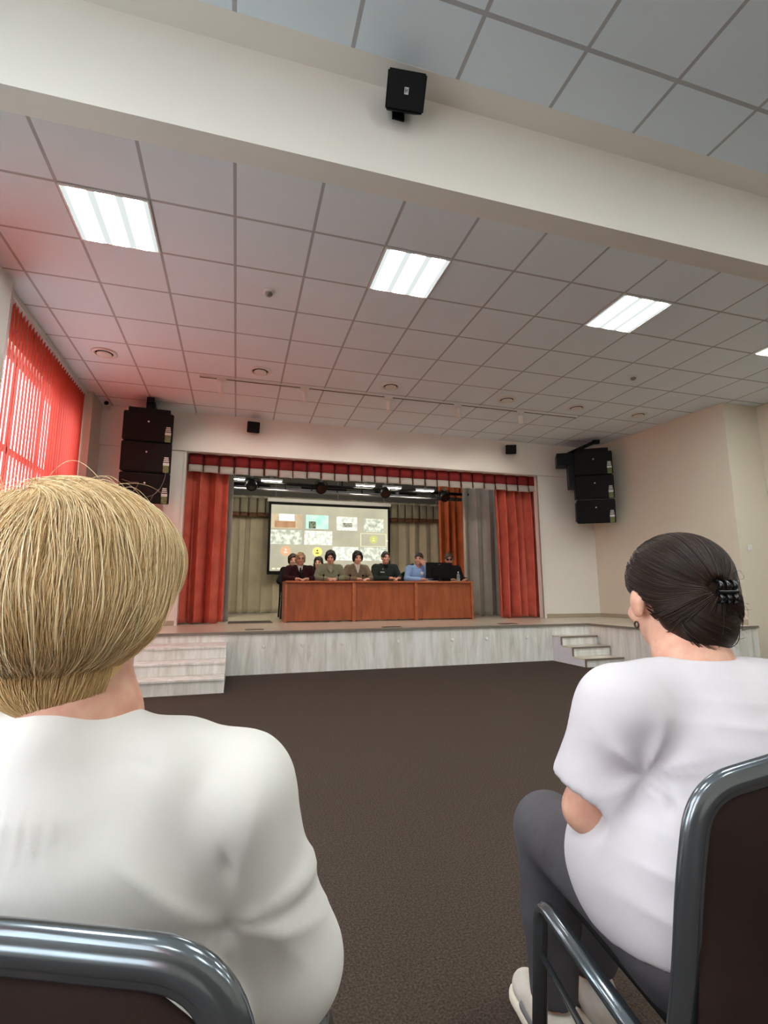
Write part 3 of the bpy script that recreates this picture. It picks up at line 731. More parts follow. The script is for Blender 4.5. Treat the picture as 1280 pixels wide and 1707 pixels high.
for i, x in enumerate([.1, 1.6, 3.1]):  # extra lamps added behind the truss to brighten the backdrop
    w = wthing('added_wash_light', 'long added wash light behind the truss, ' + ['left', 'middle', 'right'][i]+' one of three', 'stage light', (x, 9.72, 3.06)); w['group'] = 'added wash lights'
    Rm = Matrix.Translation((x, 9.72, 3.06)) @ Matrix.Rotation(math.radians(50), 4, 'X')
    MB().box(-.45, .45, -.05, .05, -.03, .03, mat=Rm).build('housing', M_BLACK, w); MB().box(-.43, .43, -.04, .04, -.034, -.029, mat=Rm).build('led_panel', em('added_wash_face', (255, 240, 214), 46.0), w)
    MB().box(x-.03, x+.03, 9.60, 9.74, 3.0, 3.06).build('clamp', M_STEEL, w)
for i, (x, z) in enumerate([(-.12, 3.09), (.55, 3.09), (2.35, 3.10), (2.9, 3.09), (3.6, 3.07)]):
    lb = 'slim white flood light on the truss, ' + ['left of the leftmost round light', 'right of the leftmost round light', 'above the middle of the screen', 'beside the third round light', 'left of the rightmost round light'][i]
    if i == 0: q0.location = (x, 9.33, z); q0['label'] = lb
    else: dup(q0, (x, 9.33, z), lb)

# ---------------------------------------------------------------- projection screen with a video call on it
t = wthing('projection_screen', 'white pull-down projection screen showing a video call grid', 'screen', (2.2, 12.2, 2.3))
SX0, SX1, SY, ZT, ZB_ = .735, 3.67, 12.2, 3.135, 1.53
MB().box(.64, 3.75, SY-.04, SY+.05, ZT+.065, ZT+.155, bev=.008).build('case', M_WHITEP, t)
MB().box(SX0-.06, SX1+.06, SY+.004, SY+.008, ZB_-.06, ZT+.07).build('black_border', M_BLACK, t)
MB().box(SX0, SX1, SY, SY+.004, ZB_, ZT).build('picture', em('screen_picture', (206, 200, 172), .62, (190, 184, 160), 1.2), t)
MB().cyl((SX0-.06, SY+.005, ZB_-.07), (SX1+.06, SY+.005, ZB_-.07), .016).build('bottom_bar', M_BLACK, t)
for xx in (SX0+.1, SX1-.1): MB().cyl((xx, SY, ZT+.15), (xx, SY, 4.1), .006, n=8).build('hanger', M_STEEL, t)
SW, SH = SX1-SX0, ZT-ZB_
def tile(u0, u1, v0, v1, name, m, d=.004):
    return MB().box(SX0+u0*SW, SX0+u1*SW, SY-d, SY-d+.002, ZT-v1*SH, ZT-v0*SH).build(name, m, t)
g1 = em('call_room', (236, 236, 214), .8, (170, 176, 158), 9); g2 = em('call_room_pale', (240, 240, 222), .85, (196, 200, 184), 12); g3 = em('call_green', (164, 222, 198), .85, (206, 226, 208), 3)
tile(.00, .255, .14, .36, 'video_tile', em('call_stage', (214, 196, 160), .68, (200, 178, 144), 6))
tile(.065, .19, .14, .245, 'video_tile', em('call_window', (236, 240, 222), .9), .006); tile(.03, .20, .25, .345, 'video_tile', em('call_desk', (204, 158, 118), .62, (190, 144, 104), 7), .006)
tile(.285, .475, .14, .355, 'video_tile', g3); tile(.31, .37, .24, .35, 'video_tile', em('call_dark', (96, 106, 84), .5, (170, 176, 150), 25), .006)
tile(.545, .725, .15, .365, 'video_tile', g2); tile(.60, .68, .245, .315, 'video_tile', em('call_people', (140, 140, 122), .55, (210, 208, 190), 20), .006)
tile(.785, .96, .165, .375, 'video_tile', g1); tile(0, .255, .385, .60, 'video_tile', g1); tile(.275, .51, .385, .60, 'video_tile', g2)
tile(.512, .735, .62, .83, 'video_tile', g2); tile(.755, .985, .62, .83, 'video_tile', g1)
fr_ = em('call_frame', (232, 230, 190), .85)
for a in ((.755, .985, .40, .406), (.755, .985, .60, .606), (.755, .760, .40, .606), (.980, .985, .40, .606)): tile(*a, 'tile_frame', fr_)
tile(.985, 1.0, .50, .52, 'scroll_mark', g2); tile(.02, .045, .955, .975, 'toolbar_icon', fr_); tile(.06, .085, .955, .975, 'toolbar_icon', fr_)
def disc(u, v, r, name, m, mark):
    c = (SX0+u*SW, SY-.006, ZT-v*SH); o = MB().cyl((c[0], c[1], c[2]), (c[0], c[1]+.004, c[2]), r, n=32).build(name, m, t)
    b = MB().cyl((c[0], c[1]-.003, c[2]+r*.25), (c[0], c[1], c[2]+r*.25), r*.22, n=16); b.box(c[0]-r*.34, c[0]+r*.34, c[1]-.003, c[1], c[2]-r*.42, c[2]-r*.12); b.build('avatar_figure', mark, o)
disc(.125, .70, .125, 'avatar_disc', em('avatar_peach', (226, 178, 140), .72), em('avatar_pale', (238, 214, 186), .8))
disc(.385, .705, .115, 'avatar_disc', em('avatar_yellow', (244, 236, 120), .9), em('avatar_olive', (150, 140, 70), .5))
disc(.87, .495, .105, 'avatar_disc', em('avatar_green', (206, 208, 128), .7), em('avatar_lime', (226, 226, 150), .8))

# ================================================================== LOUDSPEAKER ARRAYS
M_GRILLE = pm('speaker_grille', (6, 6, 6), rough=.8, scale=300, var=.6, bump=.5, bscale=900)
def label_bars(t, x, z, y, d, R):
    g = MB().box(x-.034, x+.034, y-.004, y, z-.10, z-.012, mat=R); o = g.build('energy_label', pm('label_white', (208, 212, 204)), d)
    b = MB().box(x-.030, x+.030, y-.006, y-.003, z-.098, z-.045, mat=R); b.build('green_patch', pm('label_green', (112, 124, 66)), o) if False else None
    return o
def array(loc, yaw, label, bend, w=.66, h=.445, arm=None, wires=False):
    t = thing('loudspeaker_array', label, 'loudspeaker', loc, yaw, 'hung loudspeaker stacks beside the stage')
    z = 0; ang = 0; y = 0
    MB().box(-w*.42, w*.42, .05, .42, .0, .07, bev=.006).build('bumper_frame', M_BLACKM, t)
    for k in range(3):
        R = Matrix.Translation((0, y, z)) @ Matrix.Rotation(ang, 4, 'X')
        bm = bmesh.new(); bmesh.ops.create_cube(bm, size=1)
        for v in bm.verts:
            back = v.co.y > 0
            v.co = Vector((v.co.x*w*(.86 if back else 1), (v.co.y+.5)*.46, -h/2+v.co.z*(h-.012)*(.80 if back else 1)))
        bmesh.ops.bevel(bm, geom=bm.edges[:], offset=.012, segments=2, affect='EDGES')
        b = MB().bm(bm, mat=R); c = b.build('cabinet', M_BLACK, t)
        b = MB().box(-w*.485, w*.485, -.008, .004, -h+.02, -.02, bev=.004, mat=R); b.build('grille', M_GRILLE, c)
        b = MB().lathe([(.001, -.014), (.012, -.013), (.013, -.006)], (0, 0, -h*.34), (0, -1, 0), n=12); b.v = [tuple(R @ Vector((v[0], -.006-abs(v[1]+.0)*1.0, v[2]))) for v in b.v]; b.build('badge', pm('badge_white', (220, 220, 220)), c)
        # label: pale header with arrow rows above, olive field below
        xl = w*.40; b = MB().box(xl-.038, xl+.038, -.013, -.009, -h+.012, -h+.115, mat=R); b.build('energy_label', pm('label_olive', (120, 128, 82), scale=40, col2=(92, 104, 58)), c)
        b = MB().box(xl-.040, xl+.040, -.015, -.011, -h+.115, -h+.155, mat=R)
        for q in range(3): b.box(xl-.036+.004*q, xl+.036-.004*q, -.015, -.011, -h+.168+.026*q, -h+.184+.026*q, mat=R)
        b.build('label_header', pm('label_white', (208, 212, 204)), c)
        for s in (-1, 1):
            b = MB().box(s*w*.44-.012, s*w*.44+.012, .30, .44, -h*.9, -h*.1, mat=R); b.build('rigging_plate', M_BLACKM, c)
        nxt = R @ Vector((0, 0, -h)); y, z = nxt.y, nxt.z; ang += bend
    return t
aL = array((-1.30, 7.52, 3.585), math.radians(4), 'black three-box loudspeaker stack hung left of the stage', math.radians(2.5))
MB().box(-.05, .05, .05, .62, .16, .235).build('ceiling_arm', M_BLACKM, aL); MB().box(-.06, .06, .12, .30, .06, .18).build('hook_plate', M_BLACKM, aL)
b = MB().tube(rpath([(.27, -.02, -.86), (.26, -.05, -1.0), (.18, -.05, -1.2), (0, -.06, -1.28), (-.12, -.06, -1.30)], .1), .004, n=6); b.tube(rpath([(.2, -.05, -1.13), (.12, -.06, -1.24), (.10, -.05, -1.30)], .05), .004, n=6)
b.tube(rpath([(-.28, -.03, -1.02), (-.16, -.05, -1.06), (-.06, -.05, -1.05), (-.10, -.05, -1.15), (-.14, -.05, -1.2)], .03), .004, n=6)
b.build('cable', pm('grey_cable', (120, 118, 110)), aL)
aR = array((6.17, 7.45, 3.555), math.radians(-30), 'black three-box loudspeaker stack hung right of the stage', math.radians(3.5), w=.66)
b = MB().box(-.62, -.30, .10, .40, -.20, .03, bev=.01); b.box(-.42, -.30, .12, .44, -.62, -.18); b.build('side_bracket', M_BLACKM, aR)
b = MB(); b.sweep([(-.40, .2, .03), (.10, .05, .20)], [(.03, .025), (-.03, .025), (-.03, -.025), (.03, -.025)]); b.box(.02, .14, .02, .12, .16, .22); b.build('ceiling_arm', M_BLACKM, aR)

# ================================================================== TABLES ON THE STAGE
M_TABLE = wood('cherry_laminate', (158, 84, 46), (128, 62, 32), (5, 5, .7), rough=.4, scale=2.2)
M_TABLEX = wood('cherry_edge', (172, 98, 58), (146, 78, 42), (.7, 5, 5), rough=.4, scale=2.2)
TY0, TY1 = 8.35, 8.95; TZ = SZ+.675
tx = [.765, 1.915, 3.03, 4.115]
tl = ['brown wooden table at the left, before the elderly maroon-jacketed person', 'brown wooden table in the middle, before the man in dark green', 'brown wooden table at the right, under the black monitor']
for i in range(3):
    x0, x1 = tx[i]+.001, tx[i+1]-.001; t = wthing('conference_table', tl[i], 'table', ((x0+x1)/2, 8.65, SZ)); t['group'] = 'conference tables on the stage'
    MB().box(x0, x1, TY0-.01, TY1, TZ-.03, TZ, bev=.003).build('tabletop', M_TABLEX, t)
    for xa in (x0, x1-.028): MB().box(xa, xa+.028, TY0, TY1-.02, SZ+.001, TZ-.031).build('side_panel', M_TABLEX if i or xa > x0 else M_TABLEX, t)
    MB().box(x0+.028, x1-.028, TY0+.05, TY0+.068, SZ+.02, TZ-.09).build('front_panel', M_TABLE, t)
    MB().box(x0+.028, x1-.028, TY0+.06, TY0+.076, TZ-.10, TZ-.031).build('apron', M_TABLE, t)

# monitor seen from behind
t = thing('monitor', 'black computer monitor seen from behind on the right table', 'monitor', (3.58, 8.62, TZ), math.radians(6))
b = MB().box(-.27, .27, -.012, .018, .055, .345, bev=.006); b.build('display_shell', M_BLACK, t)
b = MB().box(-.16, .16, -.035, -.010, .09, .27, bev=.01); b.build('rear_cover', M_BLACK, t)
b = MB().box(-.035, .035, -.03, -.005, .01, .14); b.build('neck', M_BLACK, t); MB().box(-.11, .11, -.10, .09, .0, .012, bev=.004).build('base', M_BLACK, t)
MB().box(-.022, .022, -.0145, -.0115, .305, .315).build('maker_mark', pm('mark_grey', (120, 120, 120)), t)
MB().box(-.25, .25, .0175, .0195, .07, .33).build('display', em('monitor_display', (150, 160, 170), .4), t)
# microphones, water, paper
def mic(x, y, label, rz):
    t = thing('microphone', label, 'microphone', (x, y, TZ), rz, 'small table microphones')
    MB().lathe([(.001, 0), (.035, 0), (.035, .006), (.012, .014), (.001, .014)], (0, 0, 0)).build('base', M_BLACK, t)
    MB().tube([(0, 0, .012), (0, -.01, .05), (0, -.03, .085)], .005).build('neck', M_BLACK, t); MB().ball((0, -.035, .095), (.017, .017, .022)).build('head', M_BLACK, t)
mic(1.41, 8.50, 'small black microphone left of the woman in grey-green', 0); mic(1.665, 8.50, 'small black microphone right of the woman in grey-green', 0)
mic(1.875, 8.55, 'small black microphone at the joint of the left and middle tables', .2); mic(2.10, 8.52, 'small black microphone before the woman in the taupe blazer', 0)
t = thing('water_bottle', 'clear plastic water bottle right of the monitor', 'bottle', (3.95, 8.60, TZ))
MG = pm('clear_plastic', (220, 226, 230), rough=.08, spec=.6); MG.node_tree.nodes['Principled BSDF'].inputs['Transmission Weight'].default_value = .75
MB().lathe([(.001, 0), (.03, 0), (.032, .01), (.032, .10), (.028, .12), (.013, .15), (.012, .165)], (0, 0, 0)).build('body', MG, t); MB().cyl((0, 0, .163), (0, 0, .18), .014).build('cap', M_WHITEP, t)
for x, y, rz, lb in ((3.86, 8.52, .2, 'white paper sheets beside the water bottle'), (3.36, 8.48, -.1, 'white paper sheet left of the monitor')):
    t = thing('paper_sheets', lb, 'paper', (x, y, TZ), rz); b = MB()
    for k in range(4): b.box(-.105+.003*k, .105+.002*k, -.07, .07, .0005+.0015*k, .0018+.0015*k)
    b.build('sheets', pm('paper', (232, 230, 222), rough=.8), t)
t = thing('smartphone', 'black smartphone in front of the taupe-blazer woman', 'phone', (1.98, 8.66, TZ), .5); MB().box(-.036, .036, -.075, .075, .0005, .009, bev=.003).build('body', M_BLACK, t); MB().box(-.033, .033, -.070, .070, .0088, .0094).build('glass', pm('dark_glass', (30, 30, 34), rough=.1, spec=.8), t)

# ================================================================== CHAIRS
M_CHAIRF = pm('grey_enamel_tube', (112, 118, 123), rough=.2, metal=.8, scale=20, var=.06, spec=.5, coat=.3)
M_CHAIRU = cloth_mat('brown_upholstery', (46, 32, 27), trans=0, weave=700, col2=(36, 25, 21))
M_CHAIRD = cloth_mat('black_upholstery', (22, 21, 21), trans=0, weave=700)
def banquet_chair(name, label, loc, rotz, seat_h=.42, back_h=.80, w=.46, fr=None, up=None, group=None, rx=.012, ry=.018, arch=.04, yb=-.20):
    """stacking banquet chair; +y is the sitter's forward"""
    fr = fr or M_CHAIRF; up = up or M_CHAIRU
    t = thing(name, label, 'chair', loc, rotz, group); hw = w/2
    prof = []
    for i in range(32):     # oval tube with two pressed grooves on each face
        a = 2*PI*i/32; g = 1-.13*sum(math.exp(-((math.atan2(math.sin(a-c), math.cos(a-c)))/.20)**2) for c in (1.05, 2.09, -1.05, -2.09))
        prof.append((ry*math.cos(a)*g, rx*math.sin(a)*g))
    zb = seat_h-.02
    # back frame: one bent tube, rear legs up over the top and down again
    P = rpath([(-hw-.0, yb-.16, .003), (-hw, yb+.06, zb-.03), (-hw, yb+.015, zb+.14), (-hw, yb-.01, back_h-.10), (-hw+.02, yb-.015, back_h-.005), (0, yb-.02, back_h+arch), (hw-.02, yb-.015, back_h-.005), (hw, yb-.01, back_h-.10), (hw, yb+.015, zb+.14), (hw, yb+.06, zb-.03), (hw, yb-.16, .003)], .085, 9)
    MB().sweep(P, [(v*.95, u) for u, v in prof], up=(1, 0, 0)).build('back_frame', fr, t)
    for s in (-1, 1):
        P = rpath([(s*(hw-.01), .29, .003), (s*(hw-.012), .245, zb), (s*(hw-.012), yb+.09, zb-.01)], .045, 9)
        MB().sweep(P, [(v, u*.85) for u, v in prof], up=(s, 0, 0)).build('front_leg', fr, t)
        MB().tube([(s*(hw-.012), .26, zb-.10), (s*(hw-.008), yb+.055, zb-.14)], .006).build('stretcher', fr, t)
    b = MB(); bm = bmesh.new(); bmesh.ops.create_cube(bm, size=1)
    for v in bm.verts: v.co = Vector((v.co.x*(w-.11), .03+v.co.y*.42, seat_h-.012+v.co.z*.055))
    bmesh.ops.bevel(bm, geom=bm.edges[:], offset=.022, segments=4, affect='EDGES'); b.bm(bm, sm=True); b.build('seat', M_CHAIRD, t)
    # padded back panel inside the frame
    nx, nz = 14, 18; vs = []; fs = []
    for side in (0, 1):
        for k in range(nz+1):
            for i in range(nx+1):
                u = i/nx*2-1; q = k/nz; top = back_h+arch*(1-u*u)-.022-.035*max(0, abs(u)-.72)/.28; z = (zb+.06)+(top-zb-.06)*q
                y = yb-.012+(1-q)*.03; bul = .018*(1-u**6)*(1-(2*q-1)**6)
                vs.append((u*(hw-.010), y+(bul if side else -bul*.6)-.005+.005*side, z))
    m_ = (nx+1)*(nz+1)
    for k in range(nz):
        for i in range(nx):
            a = k*(nx+1)+i; fs.append((a, a+1, a+nx+2, a+nx+1)); fs.append((m_+a, m_+a+nx+1, m_+a+nx+2, m_+a+1))
    ring = [i for i in range(nx+1)]+[k*(nx+1)+nx for k in range(1, nz+1)]+[nz*(nx+1)+i for i in range(nx-1, -1, -1)]+[k*(nx+1) for k in range(nz-1, 0, -1)]
    for i in range(len(ring)): a, c = ring[i], ring[(i+1) % len(ring)]; fs.append((a, m_+a, m_+c, c))
    b = MB().add(vs, fs, 0, True); b.build('back_panel', up, t)
    return t
AZR = math.radians(8); AZL = math.radians(24)
banquet_chair('banquet_chair', 'grey framed brown banquet chair holding the dark-haired woman', (.795, .705, 0), -AZR, seat_h=.415, back_h=.765, w=.47)
banquet_chair('banquet_chair', 'grey framed banquet chair holding the blonde woman', (-.134, .674, 0), -math.radians(18), seat_h=.42, back_h=.752, w=.46, arch=.014)

# ================================================================== PEOPLE
SKIN_A = skin_mat('skin_fair', (214, 168, 144), (200, 144, 122)); SKIN_B = skin_mat('skin_tan', (190, 142, 116), (176, 122, 98))
M_EYE = pm('eye_dark', (36, 26, 22), rough=.25); M_BROW = pm('eyebrow', (52, 38, 30), rough=.8)
def head_prims(c, R, s=1.0, fem=False):
    def P(x, y, z): return np.array(c)+R@(np.array([x, y, z])*s)
    e = lambda x, y, z, a, b, d, k=None: ell(P(x, y, z), (a*s, b*s, d*s), R, k)
    out = [e(0, -.012, .028, .074, .093, .088), e(0, .018, -.028, .061, .076, .082), e(0, .048, -.084, .034, .036, .028), e(0, .01, -.06, .055, .06, .05),
           cap(P(0, .090, .008), P(0, .110, -.026), .009*s, .013*s, .012), e(0, .094, -.034, .019*s, .012*s, .009*s, .01),
           e(0, .084, -.056, .024, .012, .006, .006), e(0, .083, -.066, .021, .012, .007, .006), cap(P(-.034, .080, .024), P(.034, .080, .024), .010*s, None, .012)]
    for q in (-1, 1):
        out += [e(q*.076, -.008, -.014, .011, .021, .031, .006), e(q*.040, .066, -.030, .022, .018, .018, .02), ('-',)+e(q*.031, .098, .005, .015, .014, .010, .010)]
    return out, P
def hand_prims(w, d, n, side, s=1.0, curl=.6, thumb=1.0):
    """w wrist, d finger direction, n back-of-hand normal, side +1 if the thumb leaves towards d x n"""
    w = np.array(w, float); d = np.array(d, float); d /= np.linalg.norm(d); n = np.array(n, float); n -= d*(n@d); n /= np.linalg.norm(n); u = np.cross(d, n)*side
    out = [cap(w, w+d*.04*s, .024*s, .028*s, .012), cap(w+d*.03*s+u*.020*s, w+d*.075*s+u*.026*s, .016*s, .013*s, .012), cap(w+d*.03*s-u*.020*s, w+d*.070*s-u*.026*s, .016*s, .012*s, .012), cap(w+d*.035*s, w+d*.078*s, .017*s, .014*s, .012)]
    for i, (o, l) in enumerate([(.030, .072), (.010, .080), (-.010, .075), (-.030, .058)]):
        k0 = w+d*.082*s+u*o*s; a1 = curl*.7; a2 = curl*1.7
        k1 = k0+(d*math.cos(a1)-n*math.sin(a1))*l*.5*s; k2 = k1+(d*math.cos(a2)-n*math.sin(a2))*l*.5*s
        out += [cap(k0, k1, .0095*s, .0088*s, .004), cap(k1, k2, .0088*s, .0072*s, .004)]
    t0 = w+d*.025*s+u*.026*s; t1 = t0+(u*.7*thumb+d*.75-n*.25)*.038*s; t2 = t1+(d*.95+u*.1-n*.3)*.032*s
    return out+[cap(t0, t1, .013*s, .011*s, .01), cap(t1, t2, .0105*s, .008*s, .004)]
def strip(P, R, s, pts, r): return [cap(P(*pts[i]), P(*pts[i+1]), r*s, None, .004) for i in range(len(pts)-1)]

def seated(name_label, loc, rotz, jacket, jcol, hair, skin, hands, look=(0, 0, 0), s=1.0, shirt=None, vneck=0.0, lapel=None, tie=None, glasses=None, broad=1.0, lean=0.0, group=None, trousers=(28, 28, 32), sleeve_to=.9, collar=None, extra=None, drop=0.0):
    t = thing('person', name_label, 'person', loc, rotz, group); bw = broad
    R = _rot(*look); nb = np.array([0, .05+lean, .985-drop]); hc = nb+np.array([0, .035, .125*s])
    hp, HP = head_prims(hc, R, s)
    sh = {q: np.array([q*.165*bw, .02+lean*.9, .925-drop]) for q in (-1, 1)}
    body = list(hp)+[cap(hc+R@np.array([0, -.015, -.07]), nb+np.array([0, -.012, -.02]), .049*bw**.5, .056*bw, .03)]
    body += [ell((0, .03+lean*.6, .78), (.13*bw, .085, .17)), ell((0, .02, .56), (.14*bw, .09, .13)), cap(sh[-1], sh[1], .045, None, .03)]
    jk = [ell((0, .03+lean*.7, .80-drop), (.172*bw, .115, .15)), ell((0, .03+lean*.3, .63), (.165*bw, .118, .17)), ell((0, .0, .52), (.185*bw, .14, .10)), cap(sh[-1], sh[1], .062*bw, None, .04), cap(sh[-1]*np.array([.4, 1, 1])+[0, 0, .03], sh[1]*np.array([.4, 1, 1])+[0, 0, .03], .055, None, .03)]
    for q in (-1, 1):
        el, wr, fd, nn, curl = hands[q]; el = np.array(el, float); wr = np.array(wr, float)
        body += [cap(sh[q], el, .044, .036, .02), cap(el, wr, .036, .024, .015)]+hand_prims(wr, fd, nn, -q, .96, curl)
        jk += [cap(sh[q], el, .066*bw, .054, .03), cap(el, el+(wr-el)*sleeve_to, .053, .040, .02)]
    for q in (-1, 1):
        hip = np.array([q*.085, 0, .50]); kn = np.array([q*.10, .42, .48]); an = np.array([q*.10, .40, .10])
        body += [cap(hip, kn, .065, .048, .03), cap(kn, an, .046, .032, .02), cap(an, an+np.array([0, .10, -.055]), .03, .026, .02)]
    if vneck: jk += [('-',)+cap((0, .13+lean, .985-drop), (0, .175+lean*.6, .985-vneck-drop), .050, .012, .008)]
    jk += [('-',)+ell(nb+[0, .01, .04], (.062, .066, .055), None, .01)]
    b = link('body', sdf_mesh('body', body, .0075, .015), skin, t)
    def dj(V, n): return .004*vnoise(V, 45, 3)+.004*vnoise(V*np.array([1, 1, .4]), 70, 5)
    link('jacket' if jacket == 'jacket' else jacket, sdf_mesh('jacket', jk, .009, .03, disp=dj), jcol, t)
    if shirt is not None:
        sp = [ell((0, .035+lean*.75, .82-drop), (.135*bw, .100, .13)), cap(nb+np.array([0, .0, -.035]), nb+np.array([0, .012, .012]), .062, .056, .02), ('-',)+ell(nb+[0, .02, .05], (.054, .06, .045), None, .008)]
        link('shirt', sdf_mesh('shirt', sp, .009, .03), shirt, t)
    if lapel is not None:
        lp = []
        for q in (-1, 1): lp += chain([(q*.058, .045+lean, 1.0-drop), (q*.062, .105+lean, .955-drop), (q*.045, .138+lean, .88-drop), (q*.012, .150+lean*.8, .985-vneck-drop)], [.014, .017, .02, .010], .01)
        link('lapels', sdf_mesh('lapels', lp, .006, .01), lapel, t)
    if tie is not None: link('necktie', sdf_mesh('necktie', [cap((0, .125+lean, .945-drop), (0, .150+lean, .80-drop), .013, .026, .01)], .005, .01), tie, t)
    tr = [ell((0, .0, .50), (.19*bw, .15, .085))]
    for q in (-1, 1): tr += [cap((q*.09, 0, .50), (q*.10, .43, .485), .088, .066, .03), cap((q*.10, .43, .48), (q*.10, .41, .10), .064, .05, .02)]
    link('trousers', sdf_mesh('trousers', tr, .012, .03), pm('dark_trousers_%d_%d' % trousers[:2], trousers, rough=.85, bump=.1), t)
    so = []
    for q in (-1, 1): so += [cap((q*.10, .39, .04), (q*.105, .53, .03), .042, .034, .02)]
    link('shoes', sdf_mesh('shoes', so, .009, .02, planes=[((0, 0, -1), -.002)]), M_BLACK, t)
    # eyes, brows
    e = MB()
    for q in (-1, 1): e.ball(tuple(HP(q*.031, .077, .005)), .0115*s, n=10)
    e.build('eyes', M_EYE, t)
    link('eyebrows', sdf_mesh('eyebrows', [cap(HP(q*.018, .090, .026), HP(q*.046, .080, .026), .0045, .0035, .004) for q in (-1, 1)], .003, .004), M_BROW, t)
    lm_ = sdf_mesh('lips', [ell(HP(0, .090, -.0595), (.021*s, .008*s, .0055*s), R, .004)], .003, .004); link('lips', lm_, pm('lips', (168, 96, 88), rough=.5), t)
    # hair
    hs, hm = hair
    H = lambda x, y, z, a, b_, d, k=None: ell(HP(x, y, z), (a*s, b_*s, d*s), R, k)
    if hs == 'short': hp_ = [H(0, -.022, .040, .080, .093, .088), H(0, -.055, -.01, .070, .055, .06)]; cut = [('-',)+H(0, .110, -.03, .075, .085, .088, .01), ('-',)+H(0, .02, -.10, .095, .09, .075, .01)]
    elif hs == 'crop': hp_ = [H(0, -.016, .040, .082, .099, .090), H(0, -.055, .0, .074, .060, .06)]; cut = [('-',)+H(0, .115, -.025, .080, .062, .095, .008), ('-',)+H(0, .03, -.095, .11, .09, .08, .01)]
    elif hs == 'bobshort': hp_ = [H(0, -.022, .046, .094, .106, .098), H(-.068, .012, .0, .034, .05, .06), H(.068, .012, .0, .034, .05, .06), H(0, -.07, -.03, .080, .060, .07), cap(HP(-.03, .070, .088), HP(.055, .082, .055), .022, .012, .02)]; cut = [('-',)+H(0, .116, -.048, .080, .090, .118, .012), ('-',)+H(0, .03, -.120, .12, .11, .07, .012)]
    elif hs == 'grey': hp_ = [H(0, -.022, .038, .086, .100, .090), H(-.060, -.015, -.01, .034, .05, .06), H(.060, -.015, -.01, .034, .05, .06)]; cut = [('-',)+H(0, .112, -.045, .076, .075, .105, .012), ('-',)+H(0, .03, -.125, .11, .11, .07, .012)]
    else: hp_ = [H(0, -.022, .036, .090, .104, .095), H(0, -.075, -.09, .085, .05, .14), H(-.075, -.025, -.11, .032, .05, .14), H(.075, -.025, -.11, .032, .05, .14), H(0, -.07, -.2, .10, .05, .12)]; cut = [('-',)+H(0, .118, -.06, .066, .085, .11, .012)]
    me = sdf_mesh('hair', hp_+cut, .006, .025, disp=lambda V, n: .006*vnoise(V*np.array([1, 1, .35]), 190, 2)+.006*vnoise(V, 70, 4))
    link('hair', me, hm, t)
    if glasses is not None:
        g = MB()
        for q in (-1, 1):
            ring = [HP(q*.032+.024*math.cos(a), .104, .004+.018*math.sin(a)) for a in np.linspace(0, 2*PI, 17)]
            g.tube([tuple(r) for r in ring], .0022*s, n=6); g.tube([tuple(HP(q*.056, .103, .006)), tuple(HP(q*.080, .01, .008))], .002, n=6)
            if glasses == 'dark': g.add([tuple(r-R@np.array([0, .001, 0])) for r in ring[:-1]], [tuple(range(16))])
        g.tube([tuple(HP(-.009, .105, .008)), tuple(HP(.009, .105, .008))], .002, n=6)
        g.build('glasses', M_BLACKM if glasses != 'dark' else M_BLACK, t)
    if extra: extra(t, HP, R, nb)
    return t
TBL = .69   # table top above the stage floor, in the sitter's frame
def on_table(lx=-.07, rx=.07, y=.36, lf=(.8, .6, 0), rf=(-.8, .6, 0), z=.715, el=.26):
    return {-1: ((-el, .14, .74), (lx-.03, y, z), lf, (0, 0, 1), .5), 1: ((el, .14, .74), (rx+.03, y, z), rf, (0, 0, 1), .5)}
hm = lambda n, a, b, rough=.5: pm(n, a, rough=rough, col2=b, scale=60, stretch=(1, 1, .2), spec=.4, bump=.3, bscale=140)
H_GREY = hm('hair_ash_blond', (176, 148, 112), (132, 108, 80)); H_BLK = hm('hair_black', (28, 22, 20), (16, 13, 12)); H_DKBR = hm('hair_dark_brown', (44, 30, 24), (26, 18, 15)); H_BRN = hm('hair_brown', (64, 46, 34), (42, 30, 22))
J_MAR = cloth_mat('maroon_cloth', (50, 20, 24), trans=0, col2=(38, 14, 18)); J_GRN = cloth_mat('grey_green_blazer', (128, 128, 104), trans=0); J_TPE = cloth_mat('taupe_blazer', (122, 108, 88), trans=0)
J_DKG = cloth_mat('dark_green_uniform', (42, 48, 44), trans=0); J_BLU = cloth_mat('light_blue_uniform', (136, 166, 206), trans=0); J_BLK = cloth_mat('black_cloth', (26, 24, 27), trans=0); J_LIL = cloth_mat('pale_lilac_cloth', (156, 150, 160), trans=0)
S_WHT = cloth_mat('white_cloth', (226, 218, 208), trans=0)
PY = 9.17
def seat_chair(x, y, label): return banquet_chair('stage_chair', label, (x, y, SZ), PI, seat_h=.45, back_h=.86, w=.43, fr=M_BLACKM, up=M_CHAIRD, group='black chairs behind the stage tables')
seat_chair(1.03, 9.33, 'black chair at the left end of the tables, its legs showing beside the table')
seat_chair(1.615, PY+.10, 'black chair under the woman in grey-green'); seat_chair(2.13, PY+.10, 'black chair under the woman in the taupe blazer'); seat_chair(2.68, PY+.10, 'black chair under the man in dark green')
seat_chair(3.33, PY+.10, 'black chair under the man in light blue'); seat_chair(3.96, PY+.10, 'black chair under the man behind the monitor'); seat_chair(1.05, 10.07, 'black chair in the second row, left one'); seat_chair(1.55, 10.07, 'black chair in the second row, right one')

